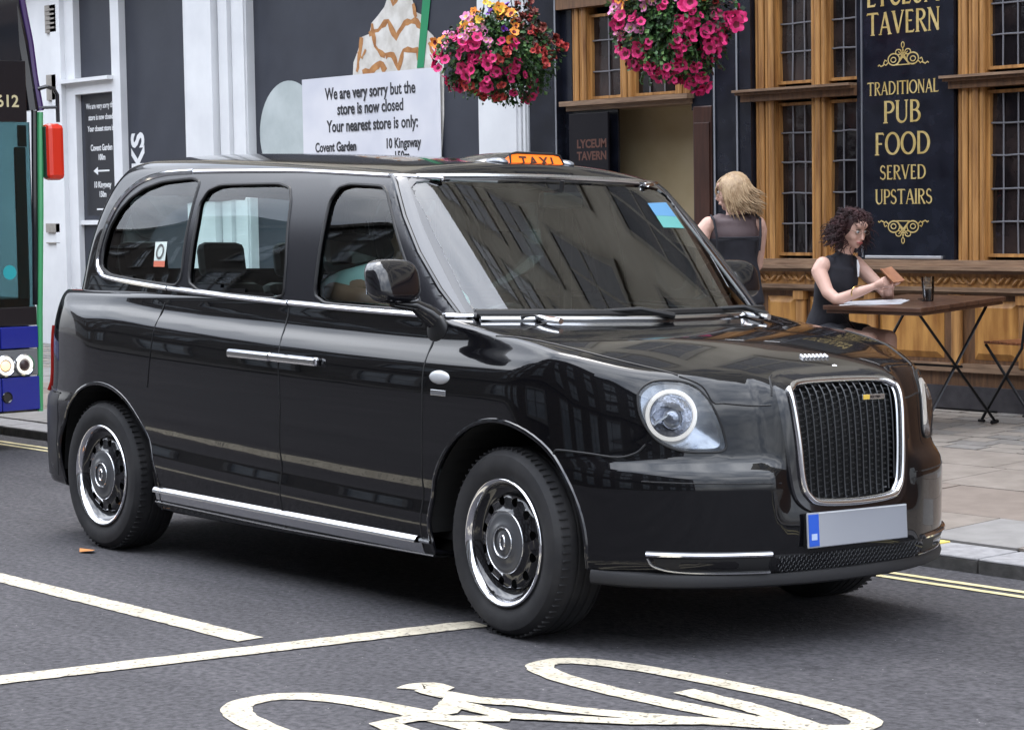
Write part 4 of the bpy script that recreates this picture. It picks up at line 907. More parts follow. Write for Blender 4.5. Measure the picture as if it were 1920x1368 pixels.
# headlights
lampglass=lglass
drl=mat('lamp_ring_light',(.9,.9,.9),.3,emit=((1,.97,.92),.35)); refl=mat('lamp_reflector',(.80,.80,.82),rough=.12,metal=1,bump=(9,.5,.02)); house=mat('lamp_housing',(.42,.45,.50),rough=.22,metal=.75,bump=(5,.25,.02))
def headlight(sg):
    h=bpy.data.objects.new('headlight',None); link(h,taxi)
    mir=lambda Q:np.array(Q)*[1,sg*-1,1] if sg>0 else np.array(Q)
    # housing bowl: outline rim to a recessed floor
    N_=np.array(Vector(NL).normalized()); out=smoothpoly([tuple(p) for p in LAMP],5); rim=cast(gbody,np.array(out)-N_*.25,np.repeat(N_[None],len(out),0),1)
    c_=rim.mean(0); n=len(rim); fl=c_+(rim-c_)*.90-N_*.035; V=np.vstack([rim+N_*.001,fl,[c_-N_*.05]]); F=[(i,(i+1)%n,n+(i+1)%n,n+i) for i in range(n)]+[(n+i,n+(i+1)%n,2*n) for i in range(n)]
    if sg<0: F=[f[::-1] for f in F]
    mk('lamp_housing',mir(V),F,house,h,True,.5)
    RC=np.array((.618,-.660,.835))-N_*.012; M=Matrix.Translation(RC)@Vector(N_).to_track_quat('Z','Y').to_matrix().to_4x4()
    if sg>0: M=Matrix.Scale(-1,4,(0,1,0))@M
    a=MB(); a.tube([M@Vector((.083*math.cos(t),.083*math.sin(t),.014)) for t in [2*math.pi*k/48 for k in range(48)]],.0078,8,closed=True); a.build('lamp_ring',drl,h)
    a=MB(); a.lathe([(.0,-.030),(.02,-.028),(.045,-.016),(.070,.004),(.074,.010)],40,M); a.build('reflector',refl,h)
    a=MB(); a.sphere((0,0,0),(.036,.036,.020),24,14); a.V=[tuple(M@Vector((v[0]+.006,v[1]-.012,v[2]-.004))) for v in a.V]; a.build('projector_lens',mat('projector_lens',(.35,.37,.42),rough=.05,metal=.7),h)
    a=MB(); a.box((-.070,.004,-.012),(.004,.010,.012),M@Matrix.Rotation(R_(35),4,'Z')); a.build('lamp_divider',satinc,h)
    o=patch('lens',gbody,out,NL,lampglass,.003,.03,parent=h,ofn=lambda V_:.018*np.clip(1-(V_[:,0]**2+V_[:,1]**2)/.014,0,1),thick=0)
    if sg>0:
        me=o.data; 
        for v in me.vertices: v.co.y*=-1
        me.flip_normals(); nv=gradn(gbody,np.array([(v.co.x,v.co.y,v.co.z) for v in me.vertices])); set_n(o,nv)
    a=MB(); a.tube(mir(rim+N_*.003),.0045,6,closed=True); a.build('lamp_seal',sblack,h)
    return h
LX=[LO+(p-LO)*(1+.040/np.linalg.norm(p-LO)) for p in LAMP]
patch('lamp_bezel',gbody,smoothpoly([tuple(p) for p in LX],4),NL,paintm,.0012,.02,holes=[smoothpoly([tuple(p) for p in LAMP],5)],mirror=True,thick=.01)
headlight(-1); headlight(1)
# bumper furniture
FR=(.8,-.55,0)
line('bumper_chrome',gbody,cr3([(.62,-.775,.360),(.73,-.65,.3585),(.80,-.52,.357),(.853,-.396,.356)],5),FR,.0095,chrome,.006,mirror=True,n=8)
line('bumper_trim',gbody,cr3([(.622,-.77,.345),(.635,-.755,.318),(.68,-.70,.300),(.76,-.585,.293),(.842,-.39,.290)],5),FR,.0045,satinc,.003,mirror=True,n=6)
patch('side_vane',gbody,[(.635,-.755,.345),(.85,-.40,.345),(.845,-.40,.298),(.70,-.68,.303),(.645,-.745,.318)],FR,sblack,.002,.03,mirror=True)
patch('lower_intake',gbody,[(.87,-.385,.352),(.88,0,.345),(.87,.385,.352),(.85,.37,.290),(.85,0,.282),(.85,-.37,.290)],(1,0,0),mat('intake_black',(.006,.006,.007),.6),.002,.04)
a=MB()
for r_ in range(4):
    for i in range(34):
        y=-.372+i*.0225+(.011 if r_%2 else 0); z=.296+r_*.0145
        if abs(y)<.37: x=float(gx_(y,z)[0])+.004; a.tube([(x,y+.0085*math.cos(t),z+.0075*math.sin(t)) for t in [math.pi*k/3 for k in range(6)]],.0012,4,closed=True)
a.build('intake_mesh',mesh_m,taxi)
line('front_lip',gbody,cr3([(.46,-.86,.262),(.58,-.78,.262),(.70,-.66,.264),(.80,-.45,.262),(.85,-.2,.258),(.86,0,.257),(.85,.2,.258),(.80,.45,.262),(.70,.66,.264),(.58,.78,.262)],4),(.9,0,-.3),.016,plast,-.004,n=8) if False else None
a=MB(); lip=cr3([(.44,-.865,.272),(.57,-.79,.268),(.69,-.67,.266),(.785,-.48,.264),(.84,-.25,.262),(.85,0,.260),(.84,.25,.262),(.785,.48,.264),(.69,.67,.266),(.57,.79,.268),(.44,.865,.272)],4); a.tube(lip,.020,8,flat=1.4); a.build('front_lip',plast,taxi)
line('bumper_crease',gbody,cr3([(.60,-.78,.610),(.70,-.66,.606),(.78,-.50,.603),(.845,-.345,.600)],4),FR,.003,sblack,-.001,mirror=True)
# plate
pl=bpy.data.objects.new('number_plate',None); link(pl,taxi)
Mp=Matrix.Translation((.893,0,.430))@Matrix.Rotation(R_(-4),4,'Y')
a=MB(); a.bbox((-.045,-.258,-.058),(-.004,.258,.058),.003,Mp); a.build('plate_holder',sblack,pl); a=MB(); a.bbox((-.004,-.262,-.062),(.004,.262,.062),.003,Mp); a.build('plate_board',mat('plate_grey',(.24,.255,.29),rough=.35,coat=.3,var=((.36,.37,.40),.9,1,.40,.6)),pl)
a=MB(); a.bbox((.0042,-.258,-.056),(.0062,-.206,.056),.001,Mp); a.build('plate_band',mat('plate_blue',(.02,.10,.55),.35),pl)
a=MB(); a.box((.0064,-.246,-.034),(.0072,-.218,-.012),Mp); a.build('band_mark',mat('plate_pale',(.45,.55,.75),.4),pl)
a=MB(); a.box((.0045,-.205,.0565),(.0052,.259,.0595),Mp); a.build('plate_edge',white_ink,pl)
# bonnet emblem, washer jets, wipers
a=MB()
for k in range(7):
    y=.02+k*.021; b0=cast(gbody,np.array([(.585,y,.7),(.615,y-.012,.7)]),np.array([[0,0,1.]]*2),1); a.tube(b0+[0,0,.004],.0055,6)
a.build('bonnet_emblem',chrome,taxi)
for (x,y) in ((.12,.42),(.68,.10)):
    b0=cast(gbody,np.array([(x,y,.7)]),np.array([[0,0,1.]]),1)[0]; a=MB(); a.sphere(b0,(.014,.012,.006),10,6); a.build('washer_jet',satinc if x>.5 else plast,taxi)
def wiper(pa,pb,piv):
    h=bpy.data.objects.new('wiper',None); link(h,taxi)
    N_=np.array((.62,0,.78)); L=[np.array(pa)+(np.array(pb)-np.array(pa))*k/12 for k in range(13)]
    Q=cast(lambda x,y,z:np.minimum(ggreen(x,y,z),gbody(x,y,z)),np.array(L)-N_*.2,np.repeat(N_[None],13,0),.8)+N_*.012
    a=MB(); a.tube(Q,.006,6); a.tube(Q+N_*.010,.004,6); a.build('wiper_blade',sblack,h)
    a=MB(); a.tube([np.array(piv),(np.array(piv)+Q[6])/2+N_*.03,Q[6]+N_*.016],[.014,.010,.007],8); a.build('wiper_arm',sblack,h)
wiper((-.235,-.62,1.175),(-.185,.12,1.185),(-.14,.06,1.150)); wiper((-.175,.10,1.195),(-.275,.70,1.19),(-.17,.60,1.150))
# door mirrors
def mirror(sg):
    h=bpy.data.objects.new('door_mirror',None); link(h,taxi)
    def se(cx,cy,cz,rx,ry,rz,p=3.2,nu=32,nv=16,zt=0):
        a=MB(); V=[];F=[]
        f_=lambda t:math.copysign(abs(t)**(2/p),t)
        for j in range(nv+1):
            ph=-math.pi/2+math.pi*j/nv
            for i in range(nu):
                t=2*math.pi*i/nu; x=rx*f_(math.cos(ph))*f_(math.cos(t)); y=ry*f_(math.cos(ph))*f_(math.sin(t)); z=rz*f_(math.sin(ph))
                x+=-.05*(y/ry)*sg*-1*.35; V.append((cx+x-.02*(z/rz),sg*(cy)+y,cz+z))
        for j in range(nv):
            for i in range(nu): i2=(i+1)%nu; F.append((j*nu+i,j*nu+i2,(j+1)*nu+i2,(j+1)*nu+i))
        return a.add(V,F,True)
    se(-.47,1.065,1.285,.062,.120,.083).build('mirror_shell',gblack,h)
    se(-.482,1.045,1.225,.060,.094,.018,4).build('mirror_lamp',mat('lamp_grey',(.30,.31,.33),.15,coat=.5),h)
    a=MB(); a.box((-.528,sg*.985,1.235),(-.522,sg*1.145,1.335)); a.build('mirror_glass',mat('mirror_glass',(.8,.8,.8),.02,metal=1),h)
    a=MB(); a.tube([(-.47,sg*.86,1.135),(-.475,sg*.90,1.165),(-.478,sg*.96,1.195),(-.478,sg*1.06,1.205)],[.045,.040,.026,.020],12,flat=.9); a.build('mirror_arm',gblack,h)
    a=MB(); a.sphere((-.45,sg*.868,1.10),(.060,.024,.060),20,12); a.build('mirror_foot',sblack,h); return h
mirror(-1); fm=mirror(1); fm.location=(-.20,-.16,0)   # far mirror shifted back and inward to match its place in the image
# roof sign
sg_=bpy.data.objects.new('roof_sign',None); link(sg_,taxi)
podm=mat('pod_silver_black',(.02,.02,.022),.15,coat=.7)
V=[];F=[]; nu,nv=28,10
for j in range(nv+1):
    r=j/nv
    for i in range(nu):
        t=2*math.pi*i/nu; cx=math.copysign(abs(math.cos(t))**.75,math.cos(t)); sy=math.copysign(abs(math.sin(t))**.75,math.sin(t))
        x=-1.06+(.30 if cx<0 else .15)*cx*r; y=.34*sy*r; z=1.728+.085*(1-r**3.2)-.05*(y/.34)**2*.3+.0*x
        V.append((x,y,z))
for j in range(nv):
    for i in range(nu): i2=(i+1)%nu; F.append((j*nu+i,(j+1)*nu+i,(j+1)*nu+i2,j*nu+i2))
o=mk('sign_pod',V,F,podm,sg_,True)
Mo=Matrix(((0,-.38,.81,-.925),(.88,0,0,0),(0,.81,.38,1.772),(0,0,0,1)))  # u->y, v->up/back, d->forward/up
po=[(-.165,-.040),(.165,-.040),(.150,.028),(.11,.036),(-.11,.036),(-.150,.028)]
orange=mat('sign_orange',(.75,.13,.008),rough=.3,emit=((1,.17,.008),.55),coat=.3)
a=MB(); a.prism(po,-.05,.010,Mo); a.build('sign_lens',orange,sg_,.3)
a=MB(); a.tube([Mo@Vector((x*1.02,y*1.06,.010)) for x,y in po],.006,6,closed=True); a.tube([Mo@Vector((-.24,-.046,.0)),Mo@Vector((-.17,-.048,.012)),Mo@Vector((.17,-.048,.012)),Mo@Vector((.24,-.046,0))],.008,6); a.build('sign_bezel',sblack,sg_)
V,F=text_geo('TAXI',.062,'CENTER',.0008,.0022,space=1.5); a=MB(); a.add([Mo@Vector((v[0]*1.12,v[1]-.024,.0115+v[2])) for v in V],F); a.build('sign_lettering',mat('sign_letters',(.05,.012,.004),.5),sg_)
for s in (-1,1):
    a=MB(); a.sphere((0,0,0),(.070,.040,.022),18,10); a.V=[(v[0]-.965,v[1]+s*.180,v[2]+1.765) for v in a.V]; a.build('sign_side_lamp',mat('side_lamp_clear',(.20,.21,.23),.15,metal=.4),sg_)
# stickers
def sticker(name,c4,N,m,off=-.0015,par=taxi): return patch(name,ggreen,c4,N,m,off,.05,thick=0,parent=par)
sticker('window_sticker',[(-2.662,-.8,1.430),(-2.55,-.8,1.432),(-2.540,-.8,1.345),(-2.645,-.8,1.345)],(0,-1,0),mat('sticker_white',(.62,.70,.66),.5),-.0045)
sticker('window_sticker',[(-2.645,-.8,1.3445),(-2.540,-.8,1.3445),(-2.535,-.8,1.318),(-2.640,-.8,1.318)],(0,-1,0),mat('sticker_red',(.62,.16,.09),.5),-.0045)
a=MB(); a.tube([(-2.598+.030*math.cos(t),-.8,1.387+.030*math.sin(t)) for t in [2*math.pi*k/24 for k in range(24)]],.005,6,closed=True)
a.V=[tuple(q) for q in (cast(ggreen,np.array([(v[0],-.3,v[2]) for v in a.V]),np.repeat([[0,-1.,0]],len(a.V),0),1)+np.array([0,.002,0]))]; a.build('sticker_mark',mat('mark_dark',(.10,.10,.10),.5),taxi)
sticker('windscreen_sticker',[(-.716,.479,1.625),(-.793,.640,1.622),(-.72,.640,1.565),(-.66,.475,1.572)],(1,0,.5),mat('sticker_blue',(.09,.24,.42),.5))
sticker('windscreen_sticker',[(-.66,.475,1.571),(-.72,.640,1.564),(-.67,.635,1.512),(-.607,.468,1.520)],(1,0,.5),mat('sticker_teal',(.10,.32,.30),.5))
# rear lamp, bumper seam
a=MB(); Q=surf(gbody,[(-3.60,-.75,1.02),(-3.60,-.75,.70)],(-.8,-.6,0),.004); a.tube(Q,.022,8,flat=.6); a.build('rear_lamp',mat('rear_lamp_red',(.35,.015,.012),.15,coat=.7),taxi)
a=MB(); a.tube(Q*[1,-1,1],.022,8,flat=.6); a.build('rear_lamp',mat('rear_lamp_red'),taxi)
line('bumper_seam',gbody,cr3([(-3.40,-.905,.705),(-3.50,-.87,.712),(-3.62,-.80,.722),(-3.72,-.7,.725)],4),(-.7,-.7,0),.005,sblack,0,mirror=True)
patch('rear_bumper',gbody,[(-3.39,-.88,.70),(-3.70,-.75,.715),(-3.70,-.75,.30),(-3.47,-.85,.30),(-3.435,-.88,.40)],(-.7,-.7,0),mat('bumper_satin',(.020,.020,.023),.35),.003,.05,mirror=True)
# ---------------------------------------------------------------- taxi interior
seatm=mat('seat_fabric',(.02,.022,.026),.85,bump=(60,.3,.002)); trimm=mat('cabin_trim',(.05,.05,.055),.7); headl=mat('headlining',(.30,.30,.29),.9)
def soft(mb,a,b_,r): return mb.bbox(a,b_,r)
a=MB(); a.box((-3.4,-.80,.30),(-.2,.80,.36)); a.build('floor_pan',mat('carpet',(.012,.012,.013),.95),taxi)
V=[];F=[]
for i in range(9):
    y=-.80+.2*i; c_=.16*(y/.8)**2
    for (x,z) in ((-.26,1.10),(-.42,1.125),(-.60,1.10),(-.66,1.02),(-.62,.80),(-.60,.55)): V.append((x-c_*(1 if x>-.5 else .25),y,z))
for i in range(8):
    for j in range(5): F.append((i*6+j,i*6+j+1,(i+1)*6+j+1,(i+1)*6+j))
mk('dashboard',V,F,mat('dash_dark',(.045,.047,.05),.75),taxi,True,.8)
def seat(x,y,w,back,hr=True,face=1):
    h=bpy.data.objects.new('seat',None); link(h,taxi)
    a=MB(); soft(a,(x-.25,y-w/2,.55),(x+.27,y+w/2,.70),.05); a.build('seat_cushion',seatm,h)
    M=Matrix.Translation((x-.25*face,y,.66))@Matrix.Rotation(R_(-12*face),4,'Y'); a=MB(); a.bbox((-.07,-w/2,0),(.07,w/2,back),.05,M); a.build('seat_back',seatm,h)
    if hr:
        a=MB(); a.bbox((-.045,-.13,back+.03),(.045,.13,back+.21),.04,M); a.build('headrest',seatm,h)
        for s in (-.05,.05): a=MB(); a.tube([M@Vector((0,s,back-.02)),M@Vector((0,s,back+.06))],.007,6); a.build('headrest_post',satinc,h)
seat(-1.33,-.38,.50,.62)
seat(-3.0,-.45,.46,.58); seat(-3.0,0,.42,.58); seat(-3.0,.45,.46,.58)
# partition between driver and passengers
pa_=bpy.data.objects.new('partition',None); link(pa_,taxi)
a=MB(); a.box((-1.58,-.74,.36),(-1.55,.74,1.02)); a.build('partition_panel',trimm,pa_)
for (y0,y1,z0,z1) in ((-.74,-.69,1.02,1.66),(.69,.74,1.02,1.66),(-.03,.03,1.02,1.68),(-.69,-.03,1.62,1.68),(.03,.69,1.62,1.68)):
    a=MB(); a.bbox((-1.58,y0,z0),(-1.54,y1,z1),.008); a.build('partition_bar',trimm,pa_)
a=MB(); a.box((-1.566,-.69,1.02),(-1.562,.69,1.62)); a.build('partition_glass',lglass,pa_)
st=bpy.data.objects.new('steering_wheel',None); link(st,taxi); Ms=Matrix.Translation((-.72,-.38,1.02))@Matrix.Rotation(R_(-62),4,'Y')
a=MB(); a.tube([Ms@Vector((.185*math.cos(t),.185*math.sin(t),0)) for t in [2*math.pi*k/36 for k in range(36)]],.014,8,closed=True); a.build('wheel_rim',sblack,st)
a=MB(); a.tube([Ms@Vector((-.18,0,0)),Ms@Vector((.18,0,0))],.012,6); a.tube([Ms@Vector((0,0,0)),Ms@Vector((0,.18,0))],.012,6); a.tube([Ms@Vector((0,0,0)),Ms@Vector((0,0,-.25))],.03,8); a.build('wheel_spokes',sblack,st)
a=MB(); a.bbox((-.79,-.10,1.575),(-.75,.12,1.645),.015); a.tube([(-.76,.0,1.64),(-.75,0,1.69)],.01,6); a.build('rear_view_mirror',sblack,taxi)
a=MB(); a.box((-1.60,.27,1.49),(-1.595,.57,1.645)); a.build('partition_notice',mat('notice_card',(.60,.66,.60),.7),pa_)
a=MB(); a.box((-.50,.22,1.122),(-.40,.58,1.128)); a.build('dash_papers',mat('dash_paper',(.42,.44,.42),.8),taxi)
# ---------------------------------------------------------------- people helpers
def bake(mb,name,m,parent,vox=.008,sm=4,mats=None):
    me=bpy.data.meshes.new('t'); me.from_pydata(mb.V,[],mb.F); o=bpy.data.objects.new('t',me); COL.objects.link(o)
    r=o.modifiers.new('r','REMESH'); r.mode='VOXEL'; r.voxel_size=vox; s=o.modifiers.new('s','SMOOTH'); s.factor=.5; s.iterations=sm
    dg=bpy.context.evaluated_depsgraph_get(); me2=bpy.data.meshes.new_from_object(o.evaluated_get(dg)); bpy.data.objects.remove(o)
    me2.name=name; me2.materials.clear(); me2.materials.append(m); me2.polygons.foreach_set('use_smooth',[True]*len(me2.polygons))
    return link(bpy.data.objects.new(name,me2),parent)
def limb(mb,pts,rs,flat=None,n=12):
    P=[Vector(p) for p in pts]; Q=[];R2=[]
    for i in range(len(P)-1):
        for k in range(5): t=k/5; Q.append(P[i].lerp(P[i+1],t)); t2=t*t*(3-2*t); R2.append(rs[i]*(1-t2)+rs[i+1]*t2)
    Q.append(P[-1]); R2.append(rs[-1]); mb.tube(Q,R2,n,flat=flat)
    for p,r in zip(P,rs):
        if not flat: mb.sphere(p,r*.99,10,7)
def hand(mb,w,d,pn,curl=.5,sc=1,side=1):
    """wrist w, direction d, palm normal pn; four fingers + thumb"""
    w=Vector(w); d=Vector(d).normalized(); pn=(Vector(pn)-d*d.dot(Vector(pn))).normalized(); s=d.cross(pn)*side
    mb.tube([w,w+d*.03*sc,w+d*.085*sc],[.022*sc,.030*sc,.036*sc],10,flat=None)
    for i,(o,L,r) in enumerate(((-.030,.066,.0085),(-.010,.075,.009),(.010,.070,.0088),(.029,.056,.0078))):
        p=w+d*.080*sc+s*o*sc; q=[p]; a=.25
        for seg in (.42,.32,.26):
            a+=curl*.9; q.append(q[-1]+(d*math.cos(a)+pn*math.sin(a))*L*seg*sc)
        mb.tube(q,[r*sc*1.05,r*sc,r*sc*.92,r*sc*.78],8)
    p=w+d*.025*sc-s*.026*sc; mb.tube([p,p+(d*.6-s*.6+pn*.4)*.035*sc,p+(d*.85-s*.45+pn*.7)*.062*sc],[.013*sc,.010*sc,.008*sc],8)
def head(mb,M,f=1.0):
    mb.sphere((0,0,0),(.094,.074,.108),20,14,M.to_3x3()); n=len(mb.V)
    def sp(c,r): mb.sphere(M.to_3x3()@Vector(c),r,14,10,M.to_3x3())
    k=len(mb.V)-20*15
    sp((.030,0,-.062),(.058,.052,.055)); sp((.062,0,-.092),(.024,.024,.020)); sp((.050,.034,-.03),(.034,.026,.034)); sp((.050,-.034,-.03),(.034,.026,.034))
    sp((.0,.074,-.012),(.018,.009,.028)); sp((.0,-.074,-.012),(.018,.009,.028)); sp((.074,0,.052),(.026,.050,.030))
    m3=M.to_3x3(); mb.tube([m3@Vector((.088,0,.018)),m3@Vector((.104,0,-.012)),m3@Vector((.112,0,-.030)),m3@Vector((.094,0,-.040))],[.007,.009,.0125,.010],8)
    sp((.092,0,-.062),(.014,.022,.010))
    # move to head centre
    t=M.translation
    for i in range(mb._h0,len(mb.V)): mb.V[i]=tuple(Vector(mb.V[i])+t)
def add_head(mb,M): mb._h0=len(mb.V); head(mb,M)
skinm=lambda nm,c,c2:mat(nm,c,rough=.5,spec=.4,var=(c2,9,4,.3,.7))
skin1=skinm('skin_fair',(.56,.34,.27),(.64,.41,.33)); skin2=skinm('skin_tan',(.34,.19,.12),(.42,.25,.17))
clothb=mat('black_cotton',(.008,.008,.012),.85,bump=(40,.4,.004),var=((.018,.018,.026),5,5,.35,.7))
lipm=mat('lip_red',(.36,.09,.08),.5); eyew=mat('eye_white',(.6,.6,.6),.3); eyed=mat('eye_dark',(.01,.01,.01),.2)
def face(h,M,glasses=False,hairm=None,lips=True):
    f=lambda v:M@Vector(v)
    for s in (-1,1):
        a=MB(); a.sphere(f((.083,s*.030,.010)),.0105,10,8); a.build('eye',eyew,h); a=MB(); a.sphere(f((.0915,s*.030,.009)),.0055,8,6); a.build('pupil',eyed,h)
        a=MB(); a.tube([f((.093,s*.016,.028)),f((.094,s*.032,.031)),f((.082,s*.048,.025))],.0024,6); a.build('eyebrow',hairm or eyed,h)
    if not lips: return
    a=MB(); a.tube([f((.088,-.022,-.060)),f((.104,-.008,-.057)),f((.106,0,-.059)),f((.104,.008,-.057)),f((.088,.022,-.060))],[.003,.006,.0062,.006,.003],8); a.tube([f((.089,-.018,-.064)),f((.102,0,-.068)),f((.089,.018,-.064))],[.003,.0068,.003],8); a.build('lips',lipm,h)
    if glasses:
        a=MB()
        for s in (-1,1): a.tube([f((.102-.012*abs(math.sin(t*.5)),s*.032+.022*math.cos(t),.008+.015*math.sin(t))) for t in [2*math.pi*k/20 for k in range(20)]],.0014,5,closed=True); a.tube([f((.095,s*.054,.014)),f((.02,s*.078,.012))],.0014,5)
        a.tube([f((.106,-.010,.012)),f((.106,.010,.012))],.0014,5); a.build('glasses',mat('glasses_wire',(.25,.2,.15),.3,metal=.8),h)
# ---------------------------------------------------------------- seated woman
g0=pav_z(5.2)
pw=thing('person','seated woman with dark curly hair, black sleeveless top and glasses, holding a brown card','person',(-3.80,5.06,g0),R_(2))
hM=Matrix.Translation((.235,0,1.292))@Matrix.Rotation(R_(-10),4,'Z')@Matrix.Rotation(R_(20),4,'Y')
def seatedbody(a,grow=0):
    limb(a,[(.0,0,.56),(.02,0,.66),(.05,0,.78),(.10,0,.95),(.13,0,1.06)],[.165,.150,.125,.150,.115],flat=.70,n=20)
a=MB(); seatedbody(a); limb(a,[(.12,0,1.05),(.17,0,1.14),(.205,0,1.21)],[.075,.050,.048]); add_head(a,hM)
for s in (-1,1):
    limb(a,[(.0,s*.09,.555),(.22,s*.11,.575),(.44,s*.10,.575)],[.095,.082,.060]); limb(a,[(.44,s*.10,.575),(.44,s*.10,.36),(.40,s*.10,.10)],[.058,.052,.035]); limb(a,[(.38,s*.10,.06),(.50,s*.11,.03)],[.035,.026])
limb(a,[(.11,-.155,1.065),(.10,-.185,1.02),(.20,-.215,.885),(.275,-.215,.838)],[.052,.052,.042,.038]); limb(a,[(.275,-.215,.838),(.40,-.165,.885),(.495,-.11,.925)],[.038,.034,.024])
limb(a,[(.13,.155,1.065),(.16,.185,1.02),(.30,.21,.90),(.36,.205,.85)],[.050,.048,.040,.037]); limb(a,[(.36,.205,.85),(.43,.12,.90),(.505,.03,.935)],[.037,.033,.024])
hand(a,(.495,-.11,.925),(.8,.25,.35),(0,.9,.2),.55,.92,1); hand(a,(.505,.03,.935),(.85,.0,.35),(0,-.9,.3),.5,.92,-1)
bake(a,'body',skin1,pw,.0065,3)
a=MB(); limb(a,[(-.01,0,.53),(.015,0,.66),(.045,0,.78),(.095,0,.95),(.125,0,1.065),(.145,0,1.10)],[.182,.168,.143,.166,.140,.085],flat=.74,n=22)
limb(a,[(.12,-.10,1.075),(.10,-.165,1.06)],[.05,.030]); limb(a,[(.13,.10,1.075),(.12,.165,1.06)],[.05,.030])
limb(a,[(.14,0,1.08),(.165,0,1.125)],[.075,.056]); bake(a,'top',clothb,pw,.009,4)
a=MB(); a.tube([(.245,.03,1.09),(.255,.028,1.05),(.250,.032,.98)],[.004,.010,.005],8); a.build('necklace_tie',white_ink,pw)
a=MB()
for s in (-1,1): limb(a,[(-.02,s*.075,.55),(.12,s*.105,.575),(.22,s*.112,.580)],[.125,.108,.092])
limb(a,[(-.03,0,.58),(.12,0,.58)],[.14,.10]); bake(a,'shorts',clothb,pw,.010,4)
face(pw,hM,True)
curl=mat('dark_curly_hair',(.016,.006,.007),.6,spec=.4,var=((.060,.020,.022),14,4,.35,.7))
random.seed(21); a=MB(); a.sphere(hM@Vector((-.025,0,.022)),(.098,.093,.110),18,12)
for k in range(900):
    u=random.uniform(-1,1); t=random.uniform(0,2*math.pi); q=math.sqrt(1-u*u); v=Vector((q*math.cos(t),q*math.sin(t),u))
    if v.x>.42 and v.z<.66: continue
    if v.z<-.55: v.z=-.55
    L=random.uniform(.07,.15) if v.z<.3 else random.uniform(.05,.085)
    p=hM@Vector((v.x*.095-.02,v.y*.092,v.z*.108+.02)); d=(hM.to_3x3()@Vector((v.x*.5,v.y*.7,max(v.z,-.1)*.35-.35-.35*(1-abs(v.z))))).normalized(); e=d.orthogonal().normalized(); f_=d.cross(e); ph=random.uniform(0,6); tw=random.uniform(7,12)
    pts=[p+d*L*j/9+(e*math.cos(ph+tw*j/9)+f_*math.sin(ph+tw*j/9))*.010*min(1,j/3) for j in range(10)]
    a.tube(pts,[.0042*(1-.5*j/9) for j in range(10)],5)
a.build('hair',curl,pw,3)
a=MB(); a.tube([Vector((.395,-.178,.893))+Vector((math.cos(t)*.0+.35*math.sin(t)*.03,math.cos(t)*.036,math.sin(t)*.034)) for t in [2*math.pi*k/20 for k in range(20)]],.0045,6,closed=True); a.build('bracelet',mat('gold_bangle',(.7,.5,.2),.25,metal=1),pw)
# ---------------------------------------------------------------- standing woman
g1=pav_z(4.2); bl=thing('person','standing woman seen from behind, blonde hair blown sideways, black top with sheer yoke','person',(-3.80,4.2,g1),R_(148))
hM2=Matrix.Translation((.015,0,1.575))@Matrix.Rotation(R_(62),4,'Z')@Matrix.Rotation(R_(8),4,'Y')
a=MB(); limb(a,[(0,0,.92),(0,0,1.02),(.0,0,1.14),(-.005,0,1.28),(-.005,0,1.38)],[.170,.150,.128,.152,.125],flat=.66,n=20)
limb(a,[(-.005,0,1.36),(.0,0,1.44),(.01,0,1.50)],[.075,.050,.048]); add_head(a,hM2)
for s in (-1,1):
    limb(a,[(0,s*.09,.90),(.01,s*.09,.50),(0,s*.09,.10)],[.092,.060,.042]); limb(a,[(0,s*.09,.05),(.12,s*.10,.03)],[.038,.028])
limb(a,[(-.01,.165,1.37),(-.01,.20,1.33),(-.03,.235,1.18),(-.02,.25,1.08)],[.052,.052,.043,.038]); limb(a,[(-.02,.25,1.08),(.10,.20,1.06),(.22,.12,1.10)],[.038,.034,.024]); hand(a,(.22,.12,1.10),(.8,-.5,.2),(0,-.3,-1),.6,.92,1)
limb(a,[(-.01,-.155,1.37),(.015,-.175,1.33),(.09,-.185,1.20),(.14,-.185,1.10)],[.048,.046,.040,.037]); limb(a,[(.14,-.185,1.10),(.22,-.15,1.09),(.28,-.08,1.12)],[.037,.033,.024]); hand(a,(.28,-.08,1.12),(.8,.4,.3),(0,.6,-.5),.6,.92,-1)
bake(a,'body',skin1,bl,.0065,3)
sheer=mat('sheer_fabric',(.055,.035,.038),.7,var=((.09,.06,.062),8,4,.3,.7))
a=MB(); limb(a,[(-.004,0,1.24),(-.006,0,1.30),(-.006,0,1.38),(0,0,1.425)],[.160,.166,.142,.075],flat=.72,n=22); limb(a,[(-.005,-.09,1.385),(-.005,-.165,1.375)],[.055,.036]); limb(a,[(-.005,.09,1.385),(-.005,.165,1.375)],[.055,.036]); bake(a,'sheer_yoke',sheer,bl,.009,4)
a=MB(); limb(a,[(0,0,.86),(0,0,1.02),(0,0,1.14),(-.004,0,1.26),(-.004,0,1.285)],[.195,.172,.150,.172,.170],flat=.72,n=22); bake(a,'top',clothb,bl,.009,4)
a=MB(); limb(a,[(0,0,.50),(0,0,.70),(0,0,.90)],[.20,.205,.185],flat=.74,n=22); bake(a,'skirt',clothb,bl,.012,4)
a=MB()
for s in (-1,1): a.tube([(-.115,s*.135,1.20),(-.125,s*.142,1.30),(-.085,s*.150,1.40),(-.0,s*.150,1.425)],.008,6)
a.tube([(-.125,-.13,1.285),(-.135,0,1.283),(-.125,.13,1.285)],.006,6); a.build('top_straps',clothb,bl)
face(bl,hM2,lips=False)
blond=mat('blonde_hair',(.26,.165,.085),.45,spec=.5,var=((.50,.36,.22),24,4,.3,.7,(1,1,1)))
random.seed(31); a=MB(); a.sphere(hM2@Vector((-.022,0,.020)),(.098,.096,.106),18,12)
